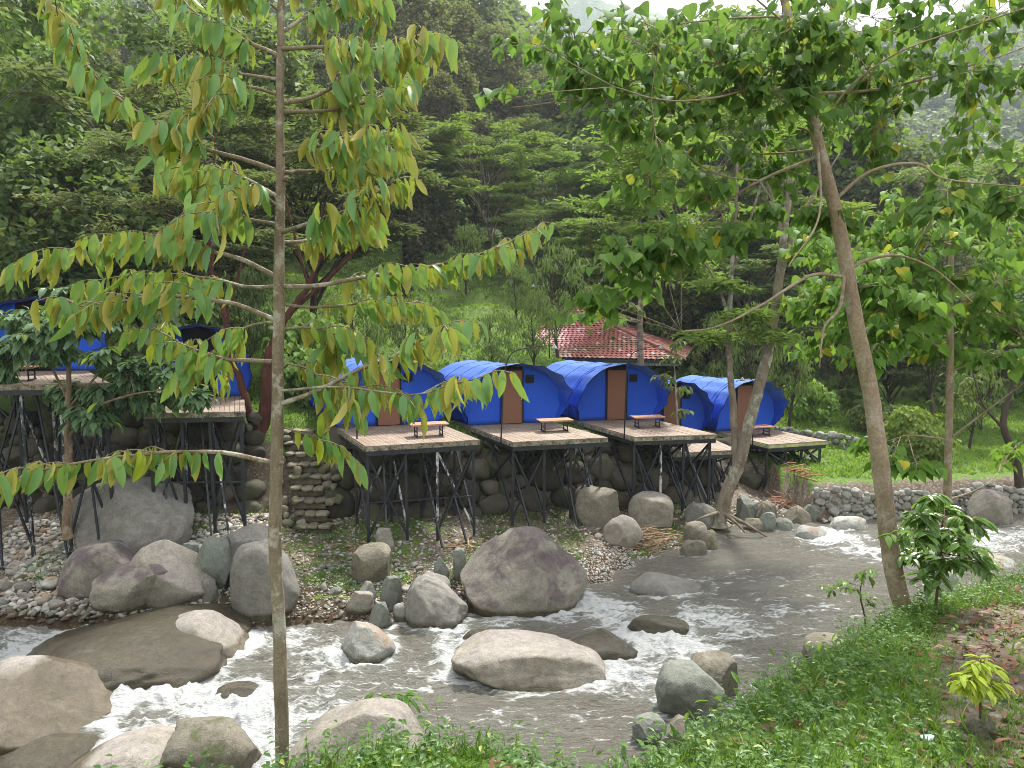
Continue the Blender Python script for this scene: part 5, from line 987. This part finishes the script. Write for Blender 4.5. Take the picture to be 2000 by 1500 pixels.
# ------------------------------------------------------------------ leaning tree with heart-shaped leaves
BK_tan = M_bark('bark_tan', (.36, .28, .19), (.24, .18, .12), (.38, .32, .24), 9, 4)
L_heart = M_leaf('heart_leaf', (.06, .135, .035), (.12, .225, .045), None, (.4, .36, .03), .55, .12, .42, (.22, .36, .05), 0)
Yh = 5.35
traced_tree('heart_leaved_tree', 'leaning tree with heart-shaped leaves on the near bank at the right', 'tree', Yh, [(1768, 1215), (1752, 1140), (1740, 1080), (1725, 950), (1710, 830), (1690, 720), (1670, 620), (1650, 500), (1630, 400), (1600, 290), (1580, 200), (1560, 100), (1528, -20), (1500, -160)], .068,
    [([(1655, 540), (1600, 535), (1560, 550), (1480, 600), (1400, 638), (1330, 648)], -.4), ([(1587, 275), (1570, 252), (1535, 248)], .2), ([(1582, 175), (1500, 165), (1400, 190), (1300, 196), (1200, 170)], -.6), ([(1560, 30), (1400, 38), (1300, 52), (1180, 80)], .5), ([(1608, 300), (1480, 355), (1400, 410), (1320, 485)], .5),
     ([(1590, 270), (1625, 215), (1670, 160), (1760, 100), (1900, 50), (2020, 10)], -.8), ([(1625, 390), (1700, 335), (1790, 320), (1850, 350), (2010, 366)], -.5), ([(1655, 525), (1700, 505), (1760, 500), (1830, 530), (1900, 590)], .6), ([(1570, 130), (1620, 60), (1700, 10)], .6), ([(1580, 185), (1730, 172), (1930, 117), (2030, 80)], .3),
     ([(1600, 290), (1520, 300), (1440, 300)], .6), ([(1550, 60), (1480, 0), (1420, -60)], -.3), ([(1650, 520), (1640, 600), (1610, 640), (1600, 720)], -.3), ([(1480, 355), (1380, 330), (1200, 200), (1000, 210)], .4), ([(1598, 270), (1600, 420), (1540, 520)], -.6)],
    [(1120, 50, 80, 50), (1200, 90, 90, 60), (1090, 140, 70, 45), (1290, 60, 90, 50), (1380, 80, 90, 60), (1180, 190, 80, 45), (1270, 170, 90, 45), (1060, 90, 50, 30, .5), (1460, 60, 90, 60), (1370, 190, 80, 50), (1460, 170, 80, 50), (1220, 250, 60, 35), (1320, 250, 60, 35, .7),
     (1530, 200, 70, 55), (1550, 60, 60, 50), (1640, 60, 90, 55), (1740, 40, 90, 50), (1840, 50, 90, 45, 1.2), (1930, 40, 90, 50, 1.2), (1700, 140, 90, 55, 1.3), (1800, 150, 90, 50, 1.2), (1900, 140, 80, 50, 1.2), (1980, 180, 60, 60), (1640, 200, 60, 50), (1740, 230, 70, 40, .8), (1560, 120, 50, 50), (1620, 130, 60, 50),
     (1450, 280, 80, 35), (1370, 300, 60, 30, .6), (1290, 350, 50, 25, .5), (1240, 380, 40, 22, .6), (1370, 375, 45, 25, .8), (1500, 340, 55, 30), (1550, 300, 50, 35), (1700, 290, 40, 40, .7), (1612, 425, 45, 20, 1.6), (1430, 470, 50, 22), (1280, 460, 60, 32), (1200, 500, 60, 34), (1330, 490, 45, 26, .7), (1170, 590, 45, 26, .7), (1240, 570, 35, 26, .6), (1130, 620, 30, 20, .4),
     (950, 200, 12, 14, .25), (980, 75, 12, 10, .25), (1520, 420, 40, 26, .5), (1900, 330, 70, 30), (1960, 400, 50, 40), (1850, 370, 50, 30), (1830, 420, 60, 30), (1600, 20, 60, 40), (1500, 130, 60, 40), (1430, 120, 60, 40), (1340, 130, 60, 40), (1250, 120, 60, 40), (1150, 130, 60, 40)],
    'hang', LEAF_H, .094, 1.05, L_heart, BK_tan, 81, 11, 7, limb_r=.3, yrange=.75, twr=.0032, tipr=.3, base_flare=1.3)
L_heart2 = M_leaf('heart_leaf_bright', (.08, .17, .03), (.16, .28, .04), None, (.45, .38, .04), .5, .18, .36, (.26, .4, .05), 0)
traced_tree('slender_heart_leaved_tree', 'thin straight tree with bright heart-shaped leaves behind the leaning one', 'tree', 9.2, [(1848, 1040), (1850, 980), (1852, 880), (1856, 700), (1856, 560), (1862, 440), (1868, 330), (1872, 220)], .052,
    [([(1856, 560), (1800, 500), (1740, 470)], .5), ([(1856, 600), (1930, 560), (2000, 540)], -.5), ([(1854, 700), (1780, 650), (1690, 640)], .5), ([(1854, 720), (1930, 700), (2010, 690)], -.3), ([(1850, 860), (1930, 800), (2010, 740)], -.6), ([(1850, 860), (1780, 850), (1740, 860)], .2), ([(1850, 980), (1900, 960), (1930, 945)], 0)],
    [(1760, 430, 80, 40), (1830, 470, 80, 40), (1700, 470, 70, 35), (1920, 470, 70, 40), (1980, 480, 50, 50), (1760, 520, 90, 40), (1860, 540, 80, 40), (1950, 560, 70, 40), (1680, 560, 70, 30), (1720, 600, 80, 30), (1800, 600, 80, 40), (1900, 620, 80, 40), (1980, 640, 50, 40), (1640, 500, 50, 30), (1620, 570, 50, 30), (1580, 610, 50, 25, .7), (1650, 640, 60, 28), (1740, 660, 60, 25), (1840, 680, 60, 25), (1560, 470, 40, 26, .6), (1880, 420, 70, 40), (1950, 700, 40, 26, .6), (1700, 700, 50, 18, .6), (1600, 690, 40, 18, .5), (1680, 880, 14, 8, .3), (1790, 910, 35, 14, .5), (1980, 880, 30, 20, .5), (1740, 910, 30, 12, .3)],
    'hang', LEAF_H, .15, 1.0, L_heart2, BK_tan, 82, 17, 8, limb_r=.35, yrange=1.3, twr=.005)
L_sap = M_leaf('sapling_leaf', (.06, .13, .03), (.13, .25, .04), None, None, .3, .5, .4, (.3, .5, .03), 0); BK_stem = M_plain('dark_stem', (.1, .06, .04), .8)
traced_tree('glossy_sapling', 'waist-high sapling with dark lower and bright upper leaves right of the leaning trunk', 'sapling', 5.2, [(1826, 1205), (1832, 1140), (1838, 1060), (1842, 1000), (1845, 960)], .012, [],
    [(1790, 1010, 40, 20), (1850, 990, 45, 22), (1900, 1020, 40, 22), (1780, 1050, 45, 20), (1840, 1045, 40, 20), (1900, 1070, 40, 25), (1790, 1090, 45, 20), (1850, 1100, 40, 20), (1925, 1100, 25, 25, .7), (1810, 1130, 35, 16, .7), (1870, 1050, 40, 20), (1820, 980, 30, 14, .6)], 'pinnate', LEAF_B, .1, .9, L_sap, BK_stem, 83, 12, 9, limb_r=.5, yrange=.34, twr=.0025)
traced_tree('climbing_shrub', 'leafy shrub at the foot of the leaning trunk on its left', 'shrub', 5.6, [(1690, 1215), (1680, 1160), (1690, 1110)], .008, [], [(1660, 1140, 35, 14), (1620, 1150, 25, 10, .6), (1690, 1120, 26, 12), (1700, 1170, 26, 14)], 'pinnate', LEAF_B, .07, .9, L_sap, BK_stem, 84, 5, 6, limb_r=.5, yrange=.15, twr=.002)
L_yel = M_leaf('yellow_green_leaf', (.3, .42, .04), (.42, .5, .06), None, None, .4, .4, .45, (.6, .7, .05), 0)
traced_tree('yellow_green_sapling', 'bright yellow-green seedling on a mossy stump at the right', 'sapling', 3.05, [(1915, 1395), (1913, 1360), (1912, 1320), (1915, 1290)], .006, [], [(1900, 1320, 28, 16), (1930, 1310, 30, 16), (1880, 1335, 22, 12), (1950, 1340, 20, 14), (1915, 1295, 26, 10), (1920, 1350, 26, 12)], 'pinnate', LEAF_B, .058, .85, L_yel, BK_stem, 85, 8, 7, limb_r=.5, yrange=.06, twr=.0015)
V, F = rock_shape(95, 4, 4, .3, 2.6); q = P(1915, 1410, 3.05); o = obj('tree_stump', V * [.06, .06, .08], F, rockm[4]); o.location = tuple(q + [0, 0, -.05]); tag(o, 'low dark mossy stump under the yellow-green seedling', 'stump')
traced_tree('rock_plant', 'long-leaved plant growing behind the foreground boulder', 'plant', 7.3, [(735, 1420), (735, 1385), (738, 1358)], .006, [], [(695, 1368, 26, 8), (740, 1358, 30, 8), (785, 1362, 28, 8), (810, 1372, 20, 8)], 'pinnate', LEAF_B, .17, .55, L_sap, BK_stem, 86, 3, 5, limb_r=.5, yrange=.1, twr=.003)
# ------------------------------------------------------------------ near bank cover
L_grass = M_leaf('grass_blades', (.045, .1, .018), (.11, .2, .03), None, (.3, .26, .09), .45, .35, .4, (.3, .5, .03), 0)
L_weed = M_leaf('weed_leaves', (.04, .1, .022), (.115, .22, .04), None, (.35, .4, .08), .42, .4, .4, (.3, .5, .03), 0)
L_dead = M_leaf('dead_leaves', (.2, .1, .055), (.11, .065, .042), None, (.34, .24, .14), .7, .25, .1, (.3, .12, .03), 0)
rg = np.random.default_rng(31)
def bank_points(n, x0, x1, y0, y1, over=1.6):
    pts = []
    while len(pts) < n:
        m = n * 2; x = rg.uniform(x0, x1, m); y = rg.uniform(y0, y1, m); k = (y < rim(x) + over) & (np.abs(x) < .95 * y + .6); pts += list(zip(x[k], y[k]))
    a = np.array(pts[:n]); return a, H(a[:, 0], a[:, 1])
a, z = bank_points(26000, -1.6, 8.5, 1.6, 9.5); lz = lambda a: sm(.15, .7, a[:, 0] - .5 * a[:, 1]) * sm(.1, -.6, a[:, 1] - rim(a[:, 0]))
bare = sm(.12, .4, fbm(np.column_stack([a * 1.3, 0 * z]), 91, 3) + .55 * lz(a)); k = rg.random(len(a)) > bare * .93; a, z = a[k], z[k]; near = a[:, 1] < 4.2; parts = []
n = len(a); rep = 4; pos = np.repeat(np.column_stack([a, z]), rep, 0) + rg.normal(size=(n * rep, 3)) * [.012, .012, 0]; D = UP * 1.0 + rg.normal(size=(n * rep, 3)) * [.55, .55, .1]; parts.append(leaves(BLADE, pos, D, np.cross(D, unit(rg, len(D))), rg.uniform(.035, .11, len(D)) * np.repeat(rg.uniform(.4, 1.15, n), rep), 1.1, rg))
V, F, r = merge_leaves(parts); tag(obj('grass', V, F, L_grass, None, False, rnd=r), 'short green grass on the near bank', 'grass', kind='stuff')
a, z = bank_points(13000, -1.7, 8.5, 1.6, 9.5, 2.2); edge = np.exp(-((a[:, 1] - rim(a[:, 0])) / .55) ** 2); bare = .8 * lz(a); k = rg.random(len(a)) < (.3 + .7 * edge) * (1 - bare) ; a, z, edge = a[k], z[k], edge[k]
n = len(a); hs = rg.uniform(.03, .1, n) * (1 + 1.6 * edge * rg.random(n)); rep = 6; tt = np.tile(np.linspace(.3, 1, rep), n); an = rg.random(n * rep) * 6.28; O = np.column_stack([np.cos(an), np.sin(an), 0 * an]); lean = np.repeat(rg.normal(size=(n, 3)) * [.25, .25, 0], rep, 0)
pos = np.repeat(np.column_stack([a, z]), rep, 0) + (lean + UP) * (np.repeat(hs, rep) * tt)[:, None]; D = O + UP * .25; V, F, k_ = inst(LEAF_B, pos, frames(D, UP + .4 * unit(rg, len(pos)) - O * .1), np.column_stack([q_ := rg.uniform(.018, .045, len(pos)), q_, q_]))
st = inst(BLADE, np.column_stack([a, z]), frames(lean[::rep] + UP, unit(rg, n)), np.column_stack([hs * .3, hs * 1.02, hs * .02])); nV = len(V)
V2, F2 = np.concatenate([V, st[0]]), [np.concatenate([F[0], st[1][0] + nV])]; tag(obj('weeds', V2, F2, L_weed, None, False, rnd=np.concatenate([np.repeat(rg.random(len(pos)), k_), np.repeat(rg.random(n) * .5, st[2])])), 'small-leaved weeds and creepers covering the near bank', 'weeds', kind='stuff')
# slope weeds farther down towards the water
a = []; 
while len(a) < 5000:
    x = rg.uniform(-3, 16); y = rg.uniform(rim(x) + .5, yn(x) - .2); 
    if abs(x) < .9 * y: a.append((x, y))
a = np.array(a); z = H(a[:, 0], a[:, 1]); rep = 9; pos = np.repeat(np.column_stack([a, z]), rep, 0) + rg.normal(size=(len(a) * rep, 3)) * [.12, .12, .07] + [0, 0, .12]; D = unit(rg, len(pos)) + UP * .3
V, F, r = leaves(LEAF_B, pos, D, UP + .6 * unit(rg, len(pos)), rg.uniform(.05, .12, len(pos)), .8, rg); tag(obj('bank_creepers', V, F, L_weed, None, False, rnd=r), 'weeds covering the slope down to the river', 'weeds', kind='stuff')
# fallen leaves
a, z = bank_points(4200, -.3, 7, 1.7, 6.8, -.15); dens = .12 + .2 * sm(2.9, 2.2, a[:, 1]) + .65 * lz(a); k = rg.random(len(a)) < dens; a, z = a[k], z[k]; n = len(a)
D = unit(rg, n) * [1, 1, .25]; V, F, r = leaves(LEAF_B, np.column_stack([a, z + .02]), D, UP + .45 * unit(rg, n), rg.uniform(.035, .085, n), 1.0, rg); tag(obj('fallen_leaves', V, F, L_dead, None, False, rnd=r), 'brown and orange fallen leaves on the near bank', 'fallen leaves', kind='stuff')
# lawn tufts beyond the river and terrace grass
pts = []
while len(pts) < 26000:
    m = 30000; Y = 26 * (60 / 26) ** rg.random(m); u = rg.uniform(-.6, .75, m); x = u * Y; k = (Y > yb(x) + 1.6) & ~((Y > 46) & (np.abs(u) > .35)); pts += list(zip(x[k], Y[k]))
a = np.array(pts[:26000]); z = H(a[:, 0], a[:, 1]); n = len(a); rep = 3; pos = np.repeat(np.column_stack([a, z]), rep, 0) + rg.normal(size=(n * rep, 3)) * [.08, .08, 0]; D = UP + rg.normal(size=(n * rep, 3)) * [.6, .6, .1]; L = np.repeat(rg.uniform(.08, .22, n) * np.clip(a[:, 1] / 30, 1, 2), rep)
V, F, r = leaves(QUAD, pos, D, np.cross(D, unit(rg, len(D))), L, .4, rg); tag(obj('lawn_grass', V, F, M_leaf('lawn_grass', (.11, .18, .035), (.2, .28, .06), None, None, .5, .3, .4, (.35, .55, .04), 0), None, False, rnd=r), 'grass of the lawn and terraces beyond the river', 'grass', kind='stuff')
# shore weeds
a = []
while len(a) < 1500:
    x = rg.uniform(-14, 8); t = rg.uniform(.25, 1.0); 
    if fbm([[x * .7, t * 3, 0]], 15, 2)[0] > -.05: a.append((x, yf(x) + (yb(x) - yf(x)) * t))
a = np.array(a); z = H(a[:, 0], a[:, 1]); rep = 8; pos = np.repeat(np.column_stack([a, z]), rep, 0) + rg.normal(size=(len(a) * rep, 3)) * [.1, .1, .0] + [0, 0, .03]; D = UP + rg.normal(size=(len(pos), 3)) * [.8, .8, .1]
V, F, r = leaves(QUAD, pos, D, unit(rg, len(pos)), rg.uniform(.05, .14, len(pos)), .35, rg); tag(obj('shore_grass', V, F, L_grass, None, False, rnd=r), 'grass growing between the stones of the far shore', 'grass', kind='stuff')
# litter
q = hit(1812, 1455, 1.5); V, F = rock_shape(12, 3, 8, .5, 2.2); o = obj('wrapper', V * [.03, .022, .012], F, M_plain('pale_blue_wrapper', (.5, .7, .72), .4, 0, .2)); o.location = tuple(q + [0, 0, .03]); tag(o, 'crumpled pale blue wrapper on the grass', 'litter')
# ------------------------------------------------------------------ haze
g = G('haze_air'); pv = g.n('VolumePrincipled', {'Color': (.82, .9, 1.0), 'Density': .00032, 'Anisotropy': .3}); g.t.links.new(pv.outputs[0], g.out.inputs['Volume'])
mb = MB(); mb.box((0, 640, 220), (1700, 900, 232)); hz = mb.build('haze', g.m); tag(hz, 'thin blue haze in the valley air', 'haze', kind='stuff')
